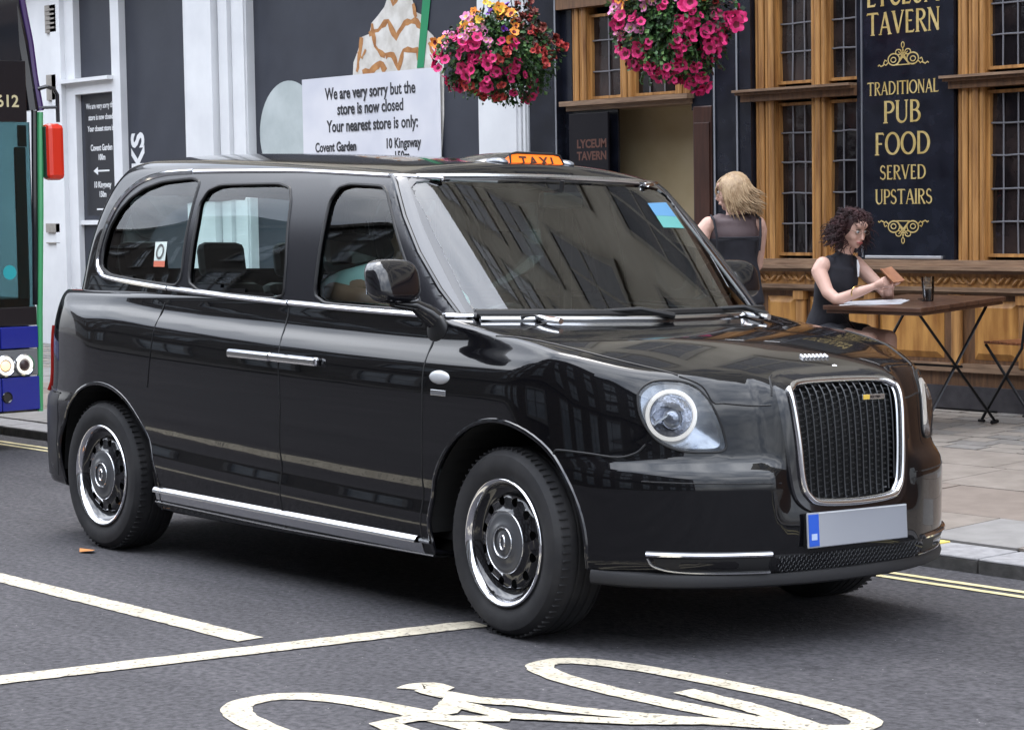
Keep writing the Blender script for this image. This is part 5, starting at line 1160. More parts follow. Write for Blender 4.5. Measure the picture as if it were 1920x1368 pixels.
wind=(bl.matrix_basis.to_3x3().inverted()@(cr*1.0+Vector((0,0,-.12)))).normalized(); down=Vector((0,0,-1))
for k in range(1000):
    u=random.uniform(-.35,1); t=random.uniform(0,2*math.pi); q=math.sqrt(1-u*u); v=Vector((q*math.cos(t),q*math.sin(t),u))
    if v.x>.42 and v.z<.7: continue
    p=hM2@Vector((v.x*.097-.02,v.y*.095,v.z*.106+.02)); out_=(hM2.to_3x3()@v); L=random.uniform(.12,.19); w=.45+.35*math.sin(3*v.y+2*v.z)+random.uniform(-.12,.12); pts=[p]; d=(out_*.25+down*.8+wind*.15).normalized(); c0=hM2.translation
    fly=random.random()<.30 and v.z<.55
    for j in range(9):
        d=(d+(wind*(w*(1.9 if fly else .55)*(j/9))+down*(.10 if fly else .35))*.45).normalized(); nx=pts[-1]+d*L/9
        r_=nx-c0
        if r_.length<.112 and j<7: nx=c0+r_.normalized()*.112
        pts.append(nx+Vector((random.uniform(-.003,.003),)*3))
    a.tube(pts,[.0042*(1-.55*j/9) for j in range(10)],5)
a.build('hair',blond,bl,3)
# ---------------------------------------------------------------- driver (in the cab)
dv=thing('person','driver in a pale teal shirt inside the black cab, arm along the window sill','person'); dv.matrix_world=taxi.matrix_world@Matrix.Translation((-1.20,-.38,0))
hM3=Matrix.Translation((-.09,0,1.475))@Matrix.Rotation(R_(8),4,'Z')
a=MB(); limb(a,[(-.02,0,.78),(-.06,0,1.00),(-.12,0,1.20),(-.145,0,1.29)],[.17,.165,.165,.12],flat=.7,n=18); limb(a,[(-.14,0,1.29),(-.12,0,1.36),(-.10,0,1.40)],[.07,.056,.052]); add_head(a,hM3)
for s in (-1,1): limb(a,[(0,s*.10,.76),(.25,s*.12,.80),(.42,s*.12,.78),(.50,s*.12,.45)],[.09,.08,.065,.045])
limb(a,[(-.14,-.17,1.26),(-.19,-.29,1.235),(-.17,-.335,1.225)],[.055,.048,.044]); limb(a,[(-.17,-.335,1.225),(.06,-.335,1.205),(.28,-.26,1.15)],[.044,.040,.028]); hand(a,(.28,-.26,1.15),(.8,.5,-.1),(0,.5,-.9),.8,1,1)
limb(a,[(-.14,.17,1.26),(.0,.24,1.12),(.08,.25,1.02)],[.055,.046,.040]); limb(a,[(.08,.25,1.02),(.25,.22,1.05),(.36,.15,1.12)],[.040,.036,.027]); hand(a,(.36,.15,1.12),(.7,-.4,.3),(0,-.7,-.4),.8,1,-1)
bake(a,'body',skin2,dv,.009,3)
a=MB(); limb(a,[(-.02,0,.76),(-.06,0,1.00),(-.12,0,1.20),(-.145,0,1.30),(-.14,0,1.33)],[.185,.182,.182,.145,.075],flat=.76,n=20); limb(a,[(-.14,-.12,1.275),(-.20,-.24,1.25),(-.20,-.315,1.225)],[.082,.072,.066]); limb(a,[(-.14,.12,1.275),(-.05,.22,1.17)],[.078,.064])
bake(a,'shirt',mat('teal_shirt',(.46,.78,.76),.8,var=((.55,.85,.83),6,4,.3,.7)),dv,.011,4)
a=MB(); a.sphere(hM3@Vector((-.018,0,.030)),(.100,.082,.100),16,10); a.build('hair',mat('short_dark_hair',(.012,.010,.010),.8),dv); face(dv,hM3)
# ---------------------------------------------------------------- pub furniture
tabw=mat('table_wood',(.050,.022,.013),rough=.30,coat=.3,bump=(12,.2,.002,(1,8,1)),var=((.105,.052,.032),6,7,.3,.7,(1,7,1)))
iron=mat('black_iron',(.012,.012,.014),.45,metal=.6)
tz=.885
tb=thing('folding_table','dark wooden square folding table with crossed black iron legs outside the pub','table',(-3.19,5.27,pav_z(5.27))); tb.rotation_euler=(R_(2.9),0,0)
H=tz-pav_z(4.85)+.02
a=MB()
for k in range(6): a.bbox((-.405,-.425+.142*k,H-.028),(.405,-.425+.142*k+.139,H),.003)
a.build('tabletop',tabw,tb)
a=MB(); a.bbox((-.39,-.41,H-.05),(.39,-.39,H-.029),.003); a.bbox((-.39,.39,H-.05),(.39,.41,H-.029),.003); a.bbox((-.39,-.389,H-.05),(-.37,.389,H-.029),.003); a.bbox((.37,-.389,H-.05),(.39,.389,H-.029),.003); a.build('apron',tabw,tb)
for sx in (-.32,.32):
    for s in (-1,1):
        a=MB(); a.tube([(sx+s*.012,-.36*s,H-.04),(sx+s*.012,.36*s,.02)],.013,8,flat=.5); a.tube([(sx+s*.012,.36*s-.03,.012),(sx+s*.012,.36*s+.03,.012)],.014,6); a.build('leg',iron,tb)
a=MB(); a.tube([(-.37,0,H*.5),(.37,0,H*.5)],.008,6); a.tube([(-.37,-.34,.08),(.37,-.34,.08)],.008,6); a.tube([(-.37,.34,.08),(.37,.34,.08)],.008,6); a.build('stretcher',iron,tb)
seatw=mat('chair_slat',(.14,.045,.018),.35,var=((.24,.09,.04),8,6,.3,.7,(6,1,1)))
def chair(label,x,y,rz,back=True,nm='folding_chair',cat='chair'):
    c_=thing(nm,label,cat,(x,y,pav_z(y)),rz,'folding seats at the pub table')
    for s in (-1,1):
        a=MB(); a.tube([(.22,s*.20,.02),(.20,s*.20,.05),(-.14,s*.20,.50)]+([(-.20,s*.20,.88)] if back else []),.010,8); a.tube([(.20,s*.20,.01),(.25,s*.20,.01)],.011,6); a.build('leg',iron,c_)
        a=MB(); a.tube([(-.25,s*.185,.02),(-.21,s*.185,.06),(.20,s*.185,.51)],.010,8); a.tube([(-.27,s*.185,.01),(-.22,s*.185,.01)],.011,6); a.build('leg',iron,c_)
    for k in range(5): a=MB(); a.bbox((-.17+.078*k,-.20,.515),(-.17+.078*k+.064,.20,.532),.004); a.build('seat_slat',seatw,c_)
    for z in ((.70,.80) if back else ()): M=Matrix.Translation((-.185-.014*(z-.7)/.1,0,z)); a=MB(); a.bbox((-.008,-.205,-.03),(.008,.205,.03),.004,M); a.build('back_slat',seatw,c_)
    a=MB(); a.tube([(-.24,-.185,.10),(-.24,-.185+.12,.17),(-.24,.185-.12,.17),(-.24,.185,.10)],.008,6); a.build('stretcher',iron,c_)
    return c_
chair('slatted folding stool under the dark haired woman',-3.78,5.07,R_(2),False,'folding_stool','stool')
chair('empty slatted folding chair at the right edge, in front of the carved panels',-2.74,5.83,R_(172))
tt=lambda x,y,dz:(Matrix.Translation(tb.location)@Matrix.Rotation(R_(2.9),4,'X')@Vector((x-tb.location.x,y-tb.location.y,H+dz)))
def ontable(x,y,rz=0): M=Matrix.Translation(tt(x,y,.0005))@Matrix.Rotation(R_(2.9),4,'X')@Matrix.Rotation(rz,4,'Z'); return M
def flat_thing(nm,lab,cat,mb,m,M):
    o=mb.build(nm,m); o.matrix_world=M; return tag(o,lab,cat)
a=MB()
for k in range(3): a.box((-.20+.02*k,-.15+.01*k,.001+.002*k),(.20-.01*k,.14,.002+.002*k),Matrix.Rotation(.12*k,4,'Z'))
flat_thing('paper_menu','open white paper menu sheets on the folding table in front of the seated woman','menu',a,mat('menu_paper',(.62,.63,.66),.6,var=((.72,.73,.76),9,3,.3,.7)),ontable(-3.36,5.08,.5))
gl=thing('beer_glass','half full pint glass of dark stout on the folding table','glass'); gl.matrix_world=ontable(-3.08,5.28)
a=MB(); a.lathe([(.0,.0),(.030,.0),(.032,.004),(.040,.10),(.043,.155),(.0415,.155),(.038,.10),(.029,.008),(.0,.008)],32); a.build('glass_wall',lglass,gl)
a=MB(); a.lathe([(0,.009),(.0285,.009),(.0345,.072),(0,.073)],32); a.build('beer',mat('stout',(.008,.004,.003),.15),gl); a=MB(); a.lathe([(.0345,.073),(.036,.082),(0,.0825)],32); a.build('foam',mat('foam',(.30,.22,.15),.7),gl)
a=MB(); a.bbox((-.035,-.07,0),(.035,.07,.009),.003); flat_thing('phone','black phone lying on the folding table beside the glass','phone',a,gblack,ontable(-3.14,5.32,.9))
bm=thing('brown_menu','small brown menu card held up by the seated woman','menu'); bm.matrix_world=pw.matrix_basis@Matrix.Translation((.592,-.05,.995))@Matrix.Rotation(R_(-8),4,'Z')@Matrix.Rotation(R_(35),4,'Y')
a=MB(); a.bbox((-.075,-.045,-.002),(.075,.045,.002),.001); kraft=mat('kraft_card',(.22,.09,.045),.7,var=((.32,.14,.07),12,4,.3,.7)); o=a.build('cover',kraft,bm); a=MB(); a.box((-.075,-.045,-.002),(.075,.045,.0),Matrix.Translation((0,.002,.004))@Matrix.Rotation(R_(14),4,'X')); a.build('page',kraft,bm)
# ---------------------------------------------------------------- tavern sign with gilded capitals
gold=mat('gilding',(.52,.36,.11),rough=.38,metal=.35,var=((.74,.58,.26),16,4,.3,.7))
sign=thing('tavern_sign','tall black hanging board with gold capitals between the two leaded windows, advertising pub food','sign',(fx(-4.26),FY,fz(1.14)))
m_=MB(); fbox(m_,fx(-4.70),fx(-3.815),fz(1.135),3.66,-.05,.035); sub(sign,m_,'board',black)
m_=MB(); fbox(m_,fx(-4.655),fx(-4.645),fz(1.16),3.66,.035,.044); sub(sign,m_,'edge_trim',silverline)
m_=MB(); m_.bbox((fx(-4.61),FY-.060,fz(1.150)),(fx(-3.91),FY-.035,fz(1.172)),.003); sub(sign,m_,'bottom_rail',mat('aluminium',(.6,.6,.62),.35,metal=.7))
TH,TN=.155,.085
def serif(x,y,w=.13): return ([(x-w/2,y),(x+w/2,y)],.045)
GL={}
def V_(x,y0=0,y1=1,w=TH): return ([(x,y0),(x,y1)],w)
GL['I']=([V_(.10),serif(.10,.02,.22),serif(.10,.98,.22)],.20)
GL['L']=([V_(.12),serif(.12,.98,.24),([(.05,.045),(.50,.045),(.56,.12)],[.09,.09,.05])],.58)
GL['E']=([V_(.12),([(.05,.955),(.46,.955),(.50,.88)],[.09,.09,.05]),([(.12,.52),(.40,.52)],[.08,.08]),([(.05,.045),(.48,.045),(.54,.13)],[.09,.09,.05])],.56)
GL['F']=([V_(.12),serif(.12,.02,.26),([(.05,.955),(.48,.955),(.53,.87)],[.09,.09,.05]),([(.12,.50),(.42,.50)],[.08,.08])],.54)
GL['T']=([V_(.36),serif(.36,.02,.26),([(.0,.88),(.03,.955),(.69,.955),(.72,.88)],[.05,.09,.09,.05])],.72)
GL['Y']=([([(.36,.0),(.36,.46)],TH),([(.36,.46),(.08,.98)],[TH,TH]),([(.36,.44),(.66,.98)],[TN,TN]),serif(.08,.98,.24),serif(.66,.98,.2),serif(.36,.02,.24)],.74)
GL['V']=([([(.08,.98),(.38,.02)],TH),([(.38,.02),(.66,.98)],TN),serif(.08,.98,.24),serif(.66,.98,.2)],.74)
GL['A']=([([(.06,.0),(.36,.98)],TN),([(.36,.98),(.66,.0)],TH),([(.17,.32),(.54,.32)],.075),serif(.06,.02,.2),serif(.66,.02,.26)],.74)
GL['N']=([([(.10,.0),(.10,.95)],TN),([(.10,.98),(.62,.03)],TH),([(.62,.0),(.62,.98)],TN),serif(.10,.02,.2),serif(.62,.98,.2),serif(.08,.98,.2)],.72)
GL['M']=([([(.08,.0),(.14,.98)],TN),([(.14,.98),(.44,.10)],TH),([(.44,.10),(.74,.98)],TN),([(.74,.98),(.82,.0)],TH),serif(.08,.02,.2),serif(.82,.02,.24),serif(.13,.98,.18),serif(.76,.98,.18)],.90)
GL['U']=([([(.12,.98),(.12,.35)]+arc(.37,.30,.25,.27,180,270,8),[TH]*2+[TH-.006*i for i in range(9)]),(arc(.37,.30,.25,.27,270,360,8)+[(.62,.98)],TN),serif(.12,.98,.25),serif(.62,.98,.2)],.72)
GL['C']=([(arc(.42,.5,.34,.46,38,322,26),[.06]+[TN+.07*math.sin(math.pi*i/26) for i in range(1,26)]+[.06]),([(.69,.70),(.69,.90)],.05)],.74)
GL['O']=([(arc(.44,.5,.37,.46,0,360,34)[:-1],[TN+.075*abs(math.cos(2*math.pi*i/34)) for i in range(34)],True)],.86)
GL['G']=GL['C']
GL['D']=([V_(.12),([(.04,.955),(.30,.955)]+arc(.30,.5,.40,.455,88,-88,20)+[(.30,.045),(.04,.045)],[.08,.08]+[.08+.08*math.sin(math.pi*i/20) for i in range(21)]+[.08,.08])],.80)
GL['P']=([V_(.12),serif(.12,.02,.26),([(.04,.955),(.30,.955)]+arc(.30,.715,.26,.24,88,-88,14)+[(.12,.475)],[.08,.08]+[.075+.07*math.sin(math.pi*i/14) for i in range(15)]+[.07])],.60)
GL['R']=([V_(.12),serif(.12,.02,.26),([(.04,.955),(.30,.955)]+arc(.30,.74,.24,.215,88,-88,14)+[(.12,.525)],[.08,.08]+[.075+.07*math.sin(math.pi*i/14) for i in range(15)]+[.07]),([(.28,.52),(.60,.03),(.70,.02)],[.10,TH,.06])],.68)
GL['B']=([V_(.12),([(.04,.955),(.28,.955)]+arc(.28,.745,.21,.21,88,-88,12)+[(.12,.535)],[.08,.08]+[.07+.07*math.sin(math.pi*i/12) for i in range(13)]+[.07]),([(.28,.53)]+arc(.30,.29,.25,.24,88,-88,12)+[(.04,.045)],[.07]+[.07+.08*math.sin(math.pi*i/12) for i in range(13)]+[.08])],.60)
GL['S']=([(arc(.27,.74,.19,.215,30,250,14)+arc(.27,.27,.22,.235,80,-150,16),[.05]+[TN+.05*math.sin(math.pi*i/30) for i in range(1,30)]+[.055]),([(.45,.78),(.45,.93)],.045),([(.05,.06),(.05,.22)],.045)],.56)
def gilt(word,xa,xb,z0,z1,d0=.0365):
    tot=sum(GL[c][1] for c in word)+.07*(len(word)-1); k=(xb-xa)/tot; hgt=z1-z0; x=xa; m_=MB(); q=0
    for ch in word:
        for st_ in GL[ch][0]:
            pts,w=st_[0],st_[1]; cl=len(st_)>2; ks=(k+hgt)/2
            ww=[v*ks for v in w] if isinstance(w,(list,tuple)) else w*ks
            stroke(m_,[(x+p[0]*k,z0+p[1]*hgt) for p in pts],ww,Mf,d0+.00025*(q%14),closed=cl); q+=1
        x+=(GL[ch][1]+.07)*k
    return sub(sign,m_,'lettering',gold)
for wd,a,b2,z0,z1 in (('LYCEUM',-4.60,-3.94,2.955,3.145),('TAVERN',-4.60,-3.935,2.752,2.915),('TRADITIONAL',-4.60,-3.945,2.322,2.418),('PUB',-4.45,-4.11,2.12,2.28),('FOOD',-4.53,-4.02,1.893,2.055),('SERVED',-4.485,-4.06,1.717,1.82),('UPSTAIRS',-4.53,-4.005,1.541,1.648)):
    gilt(wd,fx(a),fx(b2),fz(z0),fz(z1))
def ornament(cx,cz,s,up):
    m_=MB(); q=0
    def st(pts,w,cl=False):
        nonlocal q; stroke(m_,[(cx+p[0]*s,cz+p[1]*s*up) for p in pts],w*s,Mf,.0365+.00025*q,closed=cl); q+=1
    for sx in (-1,1):
        st([(sx*(.30+.18*math.cos(t)),.02+.14*math.sin(t)) for t in [2*math.pi*k/30 for k in range(30)]],.035,True)
        st([(sx*(.31+.08*math.cos(t)),.01+.06*math.sin(t)) for t in [2*math.pi*k/20 for k in range(20)]],.028,True)
        st([(sx*(.15+.09*math.cos(t)),.19+.065*math.sin(t)) for t in [2*math.pi*k/20 for k in range(20)]],.028,True)
        st([(sx*x,y) for x,y in [(.46,-.04),(.55,-.11),(.62,-.06),(.58,.02),(.52,-.01)]],.035); st([(sx*x,y) for x,y in [(.60,-.09),(.70,-.13),(.76,-.09),(.80,-.12)]],.035)
        for k in range(3): st([(sx*(.20-.02*k),-.12+.01*k),(sx*(-.14+.06*k),.20+.02*k)],.024)
    st([(.045*math.cos(t),.36+.07*math.sin(t)) for t in [2*math.pi*k/18 for k in range(18)]],.026,True); st([(0,.16),(0,.30)],.03); st([(-.22,-.12),(.22,-.12)],.026)
    return sub(sign,m_,'ornament',gold)
ornament(fx(-4.265),fz(2.565),.285,1); ornament(fx(-4.270),fz(1.385),.285,-1)
# faint board beside the door
ps=thing('entrance_sign','dark board with faint red brown lettering beside the pub doorway','sign',(fx(-7.58),FY,fz(2.0)))
m_=MB(); m_.bbox((fx(-7.84),FY-.052,fz(1.2)),(fx(-7.36),FY-.031,fz(2.33)),.004); sub(ps,m_,'board',mat('sign_dark',(.006,.005,.008),.5,spec=.2))
faint=mat('faint_lettering',(.10,.035,.022),.6)
for wd,z in (('LYCEUM',2.045),('TAVERN',1.945)): put_text(ps,wd,fx(-7.56),fz(z),.095,faint,.0525,bold=.003)
m_=MB(); 
for k in range(4): stroke(m_,[(fx(-7.56)+.11*math.cos(t)*(1-.2*k),fz(1.80)+.05*math.sin(t)*(1-.2*k)+.012*k) for t in [math.pi*i/14 for i in range(15)]],.007,Mf,.0526+.0003*k)
sub(ps,m_,'ornament',faint)
# ---------------------------------------------------------------- hanging baskets
def petal(col,eye,name,R=.042,lob=5,cup=.35):
    V=[(0,0,-.012)];F=[];n=lob*6
    for k in range(n):
        t=2*math.pi*k/n; r=R*(.80+.20*abs(math.cos(lob*t/2))**.7); V.append((r*.45*math.cos(t),r*.45*math.sin(t),.004))
    for k in range(n):
        t=2*math.pi*k/n; r=R*(.78+.22*abs(math.cos(lob*t/2))**.6); V.append((r*math.cos(t),r*math.sin(t),.012+cup*R*.3*math.cos(lob*t)+.003*math.sin(3*t)))
    for k in range(n): k2=(k+1)%n; F+=[(0,1+k,1+k2),(1+k,1+n+k,1+n+k2,1+k2)]
    return V,F,col,eye
FM_=lambda n,a,b_:mat(n,a,rough=.55,spec=.3,var=(b_,30,3,.3,.7))
cm={'magenta':FM_('petal_magenta',(.58,.012,.13),(.88,.07,.27)),'pink':FM_('petal_pink',(.72,.16,.42),(.85,.42,.62)),'orange':FM_('petal_orange',(.80,.20,.03),(.92,.42,.08)),'yellow':FM_('petal_yellow',(.80,.48,.03),(.9,.65,.10)),'coral':FM_('petal_coral',(.45,.03,.03),(.68,.13,.11)),'purple':FM_('petal_purple',(.09,.02,.28),(.22,.07,.50)),'rust':FM_('petal_rust',(.20,.045,.035),(.42,.15,.12))}
eyes=mat('flower_eye',(.18,.01,.03),.7); eyel=mat('flower_eye_light',(.7,.5,.2),.7)
protos={}
def clump(kind,seed):
    random.seed(seed); V=[];F=[];mi=[]
    nfl={'magenta':3,'pink':4,'orange':3,'yellow':3,'coral':5,'purple':2,'rust':6}[kind]; R={'magenta':.045,'pink':.034,'orange':.038,'yellow':.034,'coral':.026,'purple':.036,'rust':.024}[kind]
    for i in range(nfl):
        v,f,_,_=petal(None,None,'',R*random.uniform(.85,1.1)); M=Matrix.Translation((random.uniform(-1,1)*R*1.15,random.uniform(-1,1)*R*1.15,random.uniform(-.02,.02)))@Matrix.Rotation(random.uniform(-.7,.7),4,'X')@Matrix.Rotation(random.uniform(-.7,.7),4,'Y')@Matrix.Rotation(random.uniform(0,6),4,'Z')
        k=len(V); V+=[tuple(M@Vector(q)) for q in v]; F+=[tuple(a+k for a in g) for g in f]; mi+=[1 if len(g)==3 else 0 for g in f]
    me=bpy.data.meshes.new('flower_cluster'); me.from_pydata(V,[],F); me.materials.append(cm[kind]); me.materials.append(eyel if kind in('pink','yellow') else eyes); me.polygons.foreach_set('material_index',mi); me.polygons.foreach_set('use_smooth',[True]*len(F)); return me
for k_ in cm: protos[k_]=[clump(k_,i*7+len(k_)) for i in range(4)]
lg=[mat('leaf_dark',(.010,.028,.010),.55),mat('leaf_mid',(.035,.095,.025),.5),mat('leaf_light',(.11,.22,.06),.5),mat('leaf_bronze',(.085,.030,.025),.55)]
def basket(label,c_,R3,pick,seed,nleaf=6500,ncl=92):
    b=thing('hanging_basket',label,'hanging basket',c_,0,'flower baskets hanging outside the pub'); random.seed(seed)
    view=(CAMP-Vector(c_)).normalized()
    def shell(lo=.80,hi=1.05):
        while True:
            v=Vector((random.gauss(0,1),random.gauss(0,1),random.gauss(0,1))).normalized()
            return v,random.uniform(lo,hi)
    def lump(v): return 1+.17*math.sin(5*v.x+seed)*math.cos(4*v.z)+.12*math.sin(9*v.y+3*v.z+seed)+.05*math.sin(17*v.x+11*v.z)
    V=[];F=[];mi=[]
    for i in range(nleaf):
        v,r=shell(.5,1.06); r*=lump(v); p=Vector((v.x*R3[0],v.y*R3[1],v.z*R3[2]))*r
        L=random.uniform(.028,.055); d=(v+Vector((random.uniform(-1,1),random.uniform(-1,1),random.uniform(-1.2,.6)))*.9).normalized(); n=(v+Vector((random.uniform(-1,1),)*3)*.4).normalized(); s=d.cross(n).normalized()*L*.36
        k=len(V); V+=[p,p+d*L*.5+s+n*.004,p+d*L,p+d*L*.5-s+n*.004,p+d*L*.5-n*.003]; F+=[(k,k+1,k+4),(k+1,k+2,k+4),(k+2,k+3,k+4),(k+3,k,k+4)]
        sx=p.dot(cr)/R3[0]; sz=p.z/R3[2]; m=pick(sx,sz,'leaf'); mi+=[m]*4
    a=MB()
    for i in range(46):          # trailing stems with leaves
        t=random.uniform(0,6.28); z=random.uniform(-.9,.1); q=math.sqrt(1-z*z); p=Vector((q*math.cos(t)*R3[0],q*math.sin(t)*R3[1],z*R3[2]))*.95; d=Vector((math.cos(t)*.5,math.sin(t)*.5,-.5)); pts=[p]
        for j in range(6): d=(d+Vector((random.uniform(-.3,.3),random.uniform(-.3,.3),-.25))).normalized(); pts.append(pts[-1]+d*random.uniform(.018,.034))
        a.tube(pts,.0022,4)
        for p in pts[1:]:
            L=random.uniform(.018,.034); e=Vector((random.uniform(-1,1),random.uniform(-1,1),random.uniform(-.8,.3))).normalized(); s_=e.orthogonal().normalized()*L*.4; a.add([p,p+e*L*.5+s_,p+e*L,p+e*L*.5-s_],[(0,1,2,3)])
    k=len(V); V+=a.V; F+=[tuple(i+k for i in f) for f in a.F]; mi+=[1]*len(a.F)
    me=bpy.data.meshes.new('foliage'); me.from_pydata([tuple(v) for v in V],[],F)
    for m in lg: me.materials.append(m)
    me.polygons.foreach_set('material_index',mi); o=link(bpy.data.objects.new('foliage',me),b)
    a=MB(); a.lathe([(0,-.20),(.10,-.19),(.18,-.12),(.22,-.02),(.20,-.02),(.16,-.10),(0,-.16)],24); a.build('pot',mat('moss_pot',(.03,.025,.015),.9),b)
    n=0; placed=[]
    tries=0
    while n<ncl and tries<9000:
        tries+=1; v,r=shell(.98,1.10); r*=lump(v)
        if v.dot(view)<-.12: continue
        p=Vector((v.x*R3[0],v.y*R3[1],v.z*R3[2]))*r; sx=p.dot(cr)/R3[0]; sz=p.z/R3[2]; kd=pick(sx,sz,'flower')
        if kd is None or any((p-q).length<.058 for q in placed): continue
        placed.append(p); o=bpy.data.objects.new('flower_cluster',random.choice(protos[kd])); link(o,b); o.location=p
        o.rotation_euler=((v*1.0+view*.5+Vector((0,0,.1))).normalized()).to_track_quat('Z','Y').to_euler(); o.scale=(random.uniform(.65,1.35),)*3; n+=1
    hook=Vector((0,0,1.0))
    for t in (0.3,2.4,4.5): a=MB(); e=Vector((.20*math.cos(t),.20*math.sin(t),.0)); a.tube([e,hook],.0045,5); a.build('chain',iron,b)
    return b
def pk1(x,z,w):
    r=random.random()
    if w=='leaf':
        if x>.25 and z>.25: return random.choice((3,3,0,1))
        if x>.2 and z<.1: return random.choice((1,1,2,0))
        return random.choice((0,1,1,2))
    if x>.30 and z>.30: return 'rust' if r<.75 else 'coral'
    if x>.45: return 'coral' if (z>-.25 and r<.8) else ('magenta' if z<-.55 and r<.4 else None)
    if x>.12 and z<.12: return None if r<.9 else 'magenta'
    if z>.35: return ('orange' if r<.35 else 'yellow' if r<.75 else 'pink' if x<-.4 else 'purple') if x>-.75 else 'pink'
    if z>.05: return 'magenta' if r<.6 else 'pink' if r<.78 else 'orange' if r<.9 else 'purple'
    return 'magenta' if r<.86 else 'purple' if r<.93 else 'coral'
def pk2(x,z,w):
    r=random.random()
    if w=='leaf': return random.choice((0,1,1,2)) if x<.6 else random.choice((0,1,3))
    if z<-.45: return 'magenta'
    if z<-.05: return 'magenta' if r<.72 else 'pink' if r<.80 else None
    if z<.2: return None if r<.6 else ('pink' if r<.8 else 'orange' if r<.88 else 'magenta')
    return 'pink' if r<.38 else 'orange' if (r<.80 and x<.6) else 'coral' if x>.2 else 'magenta'
basket('hanging basket with rust red foliage at its right and orange blooms on top',(-7.24,5.15,2.745),(.39,.39,.315),pk1,3)
basket('hanging basket of magenta and pink petunias by the entrance window, its top cut off',(-5.31,5.15,2.90),(.37,.37,.41),pk2,9,7500,98)
# ---------------------------------------------------------------- bus
bus=thing('bus','front corner of a bus with blue and white panels and red mirror, left edge','bus',(-7.8,.15,-.04))
bdark=mat('bus_dark',(.012,.012,.016),.12,coat=.5); bblue=mat('bus_blue',(.010,.020,.26),.25,coat=.4); bwhite=mat('bus_white',(.60,.62,.66),.3,coat=.4); bgreen=mat('bus_green',(.07,.36,.15),.3,coat=.4); bgrey=mat('bus_grey',(.17,.17,.18),.4); bred=mat('bus_red',(.72,.035,.015),.25,coat=.5); bteal=mat('bus_teal',(.03,.38,.42),.3,coat=.4); purple=mat('bus_purple',(.05,.02,.11),.25,coat=.4); bglass=glass('bus_glass',(.30,.46,.48),1.0,1.6)
XB=-7.8
def bs(mb,name,m,par=None):
    o=mb.build(name,m); o.parent=par or bus; o.matrix_parent_inverse=Matrix.Translation(-Vector(bus.location)) if par is None else Matrix.Identity(4); return o
def fr(y0,y1,z0,z1,d0,d1): m=MB(); m.bbox((XB+d0,y0,z0),(XB+d1,y1,z1),.006); return m
m=MB(); m.box((XB-10.5,-1.08,.30),(XB-.12,1.40,.95)); m.box((XB-10.5,-1.08,2.35),(XB-.12,1.40,4.1)); m.box((XB-10.5,-1.06,.95),(XB-10.4,1.38,2.35)); m.box((XB-10.5,-1.06,.96),(XB-2,-1.02,2.34)); m.box((XB-10.5,1.34,.96),(XB-2.2,1.385,2.34)); bs(m,'body_shell',bwhite)
bs(fr(-1.06,1.40,.455,.637,-.30,.0),'bumper_panel',bgrey)
yy=-1.05; k=0
while yy<1.35:
    w_=.17 if k%2 else .22
    y1=min(yy+w_,1.165) if yy<1.0 else 1.41
    for z0,z1 in ((.645,.795),(.215,.447)): bs(fr(yy,y1-.004,z0,z1,-.25,.004),'front_panel',bblue if (yy>1.0 or k%2==0) else bwhite)
    yy=y1; k+=1
    if y1>=1.41: break
bs(fr(-1.06,1.405,.80,.93,-.2,-.004),'wiper_panel',bdark); bs(fr(-1.06,1.38,2.20,2.62,-.2,-.01),'windscreen_header',bdark); bs(fr(-1.06,1.40,.20,.215,-.2,-.02),'lower_trim',bdark)
m=MB(); m.box((XB-.03,-1.0,.93),(XB-.02,1.40,2.20)); bs(m,'windscreen',bglass); m=MB(); m.box((XB-.05,-1.0,2.62),(XB-.04,1.36,3.9)); bs(m,'upper_windscreen',mat('upper_glass',(.02,.022,.028),.05,coat=.6))
m=MB(); m.box((XB-.9,-1.0,1.0),(XB-.87,1.38,2.2)); bs(m,'cab_back',mat('cab_dark',(.015,.025,.05),.8)); bs(fr(1.19,1.27,.94,2.2,-.6,-.45),'cab_post',mat('cab_navy',(.02,.04,.10),.5)); bs(fr(-1.0,1.38,.93,.99,-.6,-.05),'dash_shelf',mat('cab_teal_dark',(.05,.12,.14),.6))
bs(fr(1.29,1.375,.985,2.03,-.055,-.034),'door_light_strip',mat('pale_teal',(.30,.50,.47),.4)); bs(fr(1.32,1.385,2.032,2.18,-.055,-.034),'door_light_strip',bteal)
m=MB(); m.tube([(XB-.02,1.415,.20),(XB-.01,1.43,.9),(XB-.012,1.46,1.55),(XB-.02,1.485,2.27)],.022,8); bs(m,'corner_strip',bgreen)
m=MB(); m.tube([(XB-.02,1.405,.94),(XB-.02,1.42,1.55),(XB-.03,1.445,2.28)],.022,8); bs(m,'corner_seal',bdark)
m=MB(); m.tube([(XB-.02,1.488,2.28),(XB-.04,1.46,2.52),(XB-.05,1.44,2.75),(XB-.06,1.38,3.1),(XB-.08,1.25,3.6),(XB-.1,1.05,3.95)],.026,8); bs(m,'pillar_edge',purple)
m=MB(); m.tube([(XB-.05,1.44,2.28),(XB-.07,1.42,2.52),(XB-.08,1.39,2.75),(XB-.10,1.33,3.1),(XB-.12,1.20,3.6)],.055,8); bs(m,'pillar',bdark)
m=MB(); m.tube([(XB-.01,1.47,2.43),(XB+.02,1.52,2.445),(XB+.02,1.575,2.43),(XB+.02,1.60,2.39),(XB+.02,1.60,2.20)],.014,8); bs(m,'mirror_arm',bdark); m=MB(); m.tube([(XB-.01,1.47,2.30),(XB+.02,1.60,2.305)],.011,8); bs(m,'mirror_arm',bdark)
m=MB(); m.bbox((XB-.05,1.492,1.80),(XB+.07,1.625,2.19),.035); bs(m,'mirror',bred)
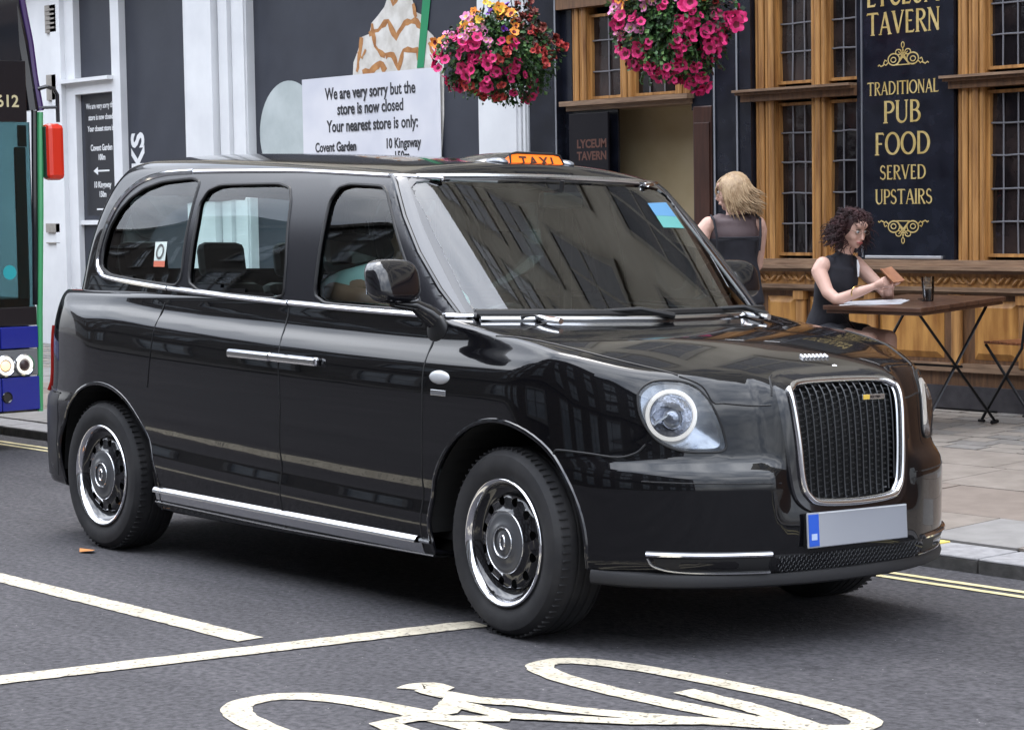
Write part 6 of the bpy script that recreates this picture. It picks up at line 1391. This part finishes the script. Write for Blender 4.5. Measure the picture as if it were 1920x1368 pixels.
m=MB(); m.bbox((XB-.052,1.488,1.82),(XB+.04,1.50,2.17),.004); bs(m,'mirror_edge',bdark)
for y in (1.148,1.292):
    m=MB(); m.lathe([(.0,0),(.070,0),(.075,.01),(.066,.018),(.056,.006),(0,.004)],32,Matrix.Translation((XB+.001,y-.0,.530))@Matrix.Rotation(R_(90),4,'Y')); bs(m,'headlight',chrome)
    m=MB(); m.lathe([(.044,.012),(.052,.016),(.060,.012)],32,Matrix.Translation((XB+.001,y,.530))@Matrix.Rotation(R_(90),4,'Y')); bs(m,'lamp_ring',mat('bus_lamp',(.9,.9,.85),.3,emit=((1,.93,.8),.5)))
    m=MB(); m.sphere((XB+.008,y,.530),(.012,.034,.034)); bs(m,'bulb',mat('bus_bulb',(.9,.6,.3),.3,emit=((1,.62,.28),1.0)) if y<1.2 else mat('bulb_dark',(.05,.03,.03),.3))
m=MB(); m.lathe([(0,.0),(.030,.0),(.036,.006),(.040,.0)],24,Matrix.Translation((XB+.006,1.156,.312))@Matrix.Rotation(R_(90),4,'Y')); bs(m,'tow_hole',bdark)
V,F=text_geo('612',.115,'CENTER',.0006,.002); m=MB(); m.add([(XB-.0085+v[2],1.235+v[0],2.303+v[1]) for v in V],F); bs(m,'fleet_number',mat('number_cream',(.62,.55,.32),.5))
m=MB(); m.lathe([(0,0),(.05,0),(.05,.003),(0,.003)],20,Matrix.Translation((XB-.02,1.215,1.17))@Matrix.Rotation(R_(90),4,'Y')); bs(m,'window_disc',bteal)
for x in (-2.7,-8.4):
    for y in (-.95,1.25):
        w_=bpy.data.objects.new('wheel',None); link(w_,bus); w_.location=(x,y-.15,.48)
        m=MB(); m.lathe([(.26,-.12),(.40,-.14),(.47,-.11),(.48,-.06),(.48,.06),(.47,.11),(.40,.14),(.26,.12)],36,Matrix.Rotation(R_(90),4,'X')); m.build('tyre',rubber,w_); m=MB(); m.lathe([(0,.06),(.12,.10),(.26,.11),(.27,.0),(0,-.08)],32,Matrix.Rotation(R_(90),4,'X')); m.build('rim',bgrey,w_)
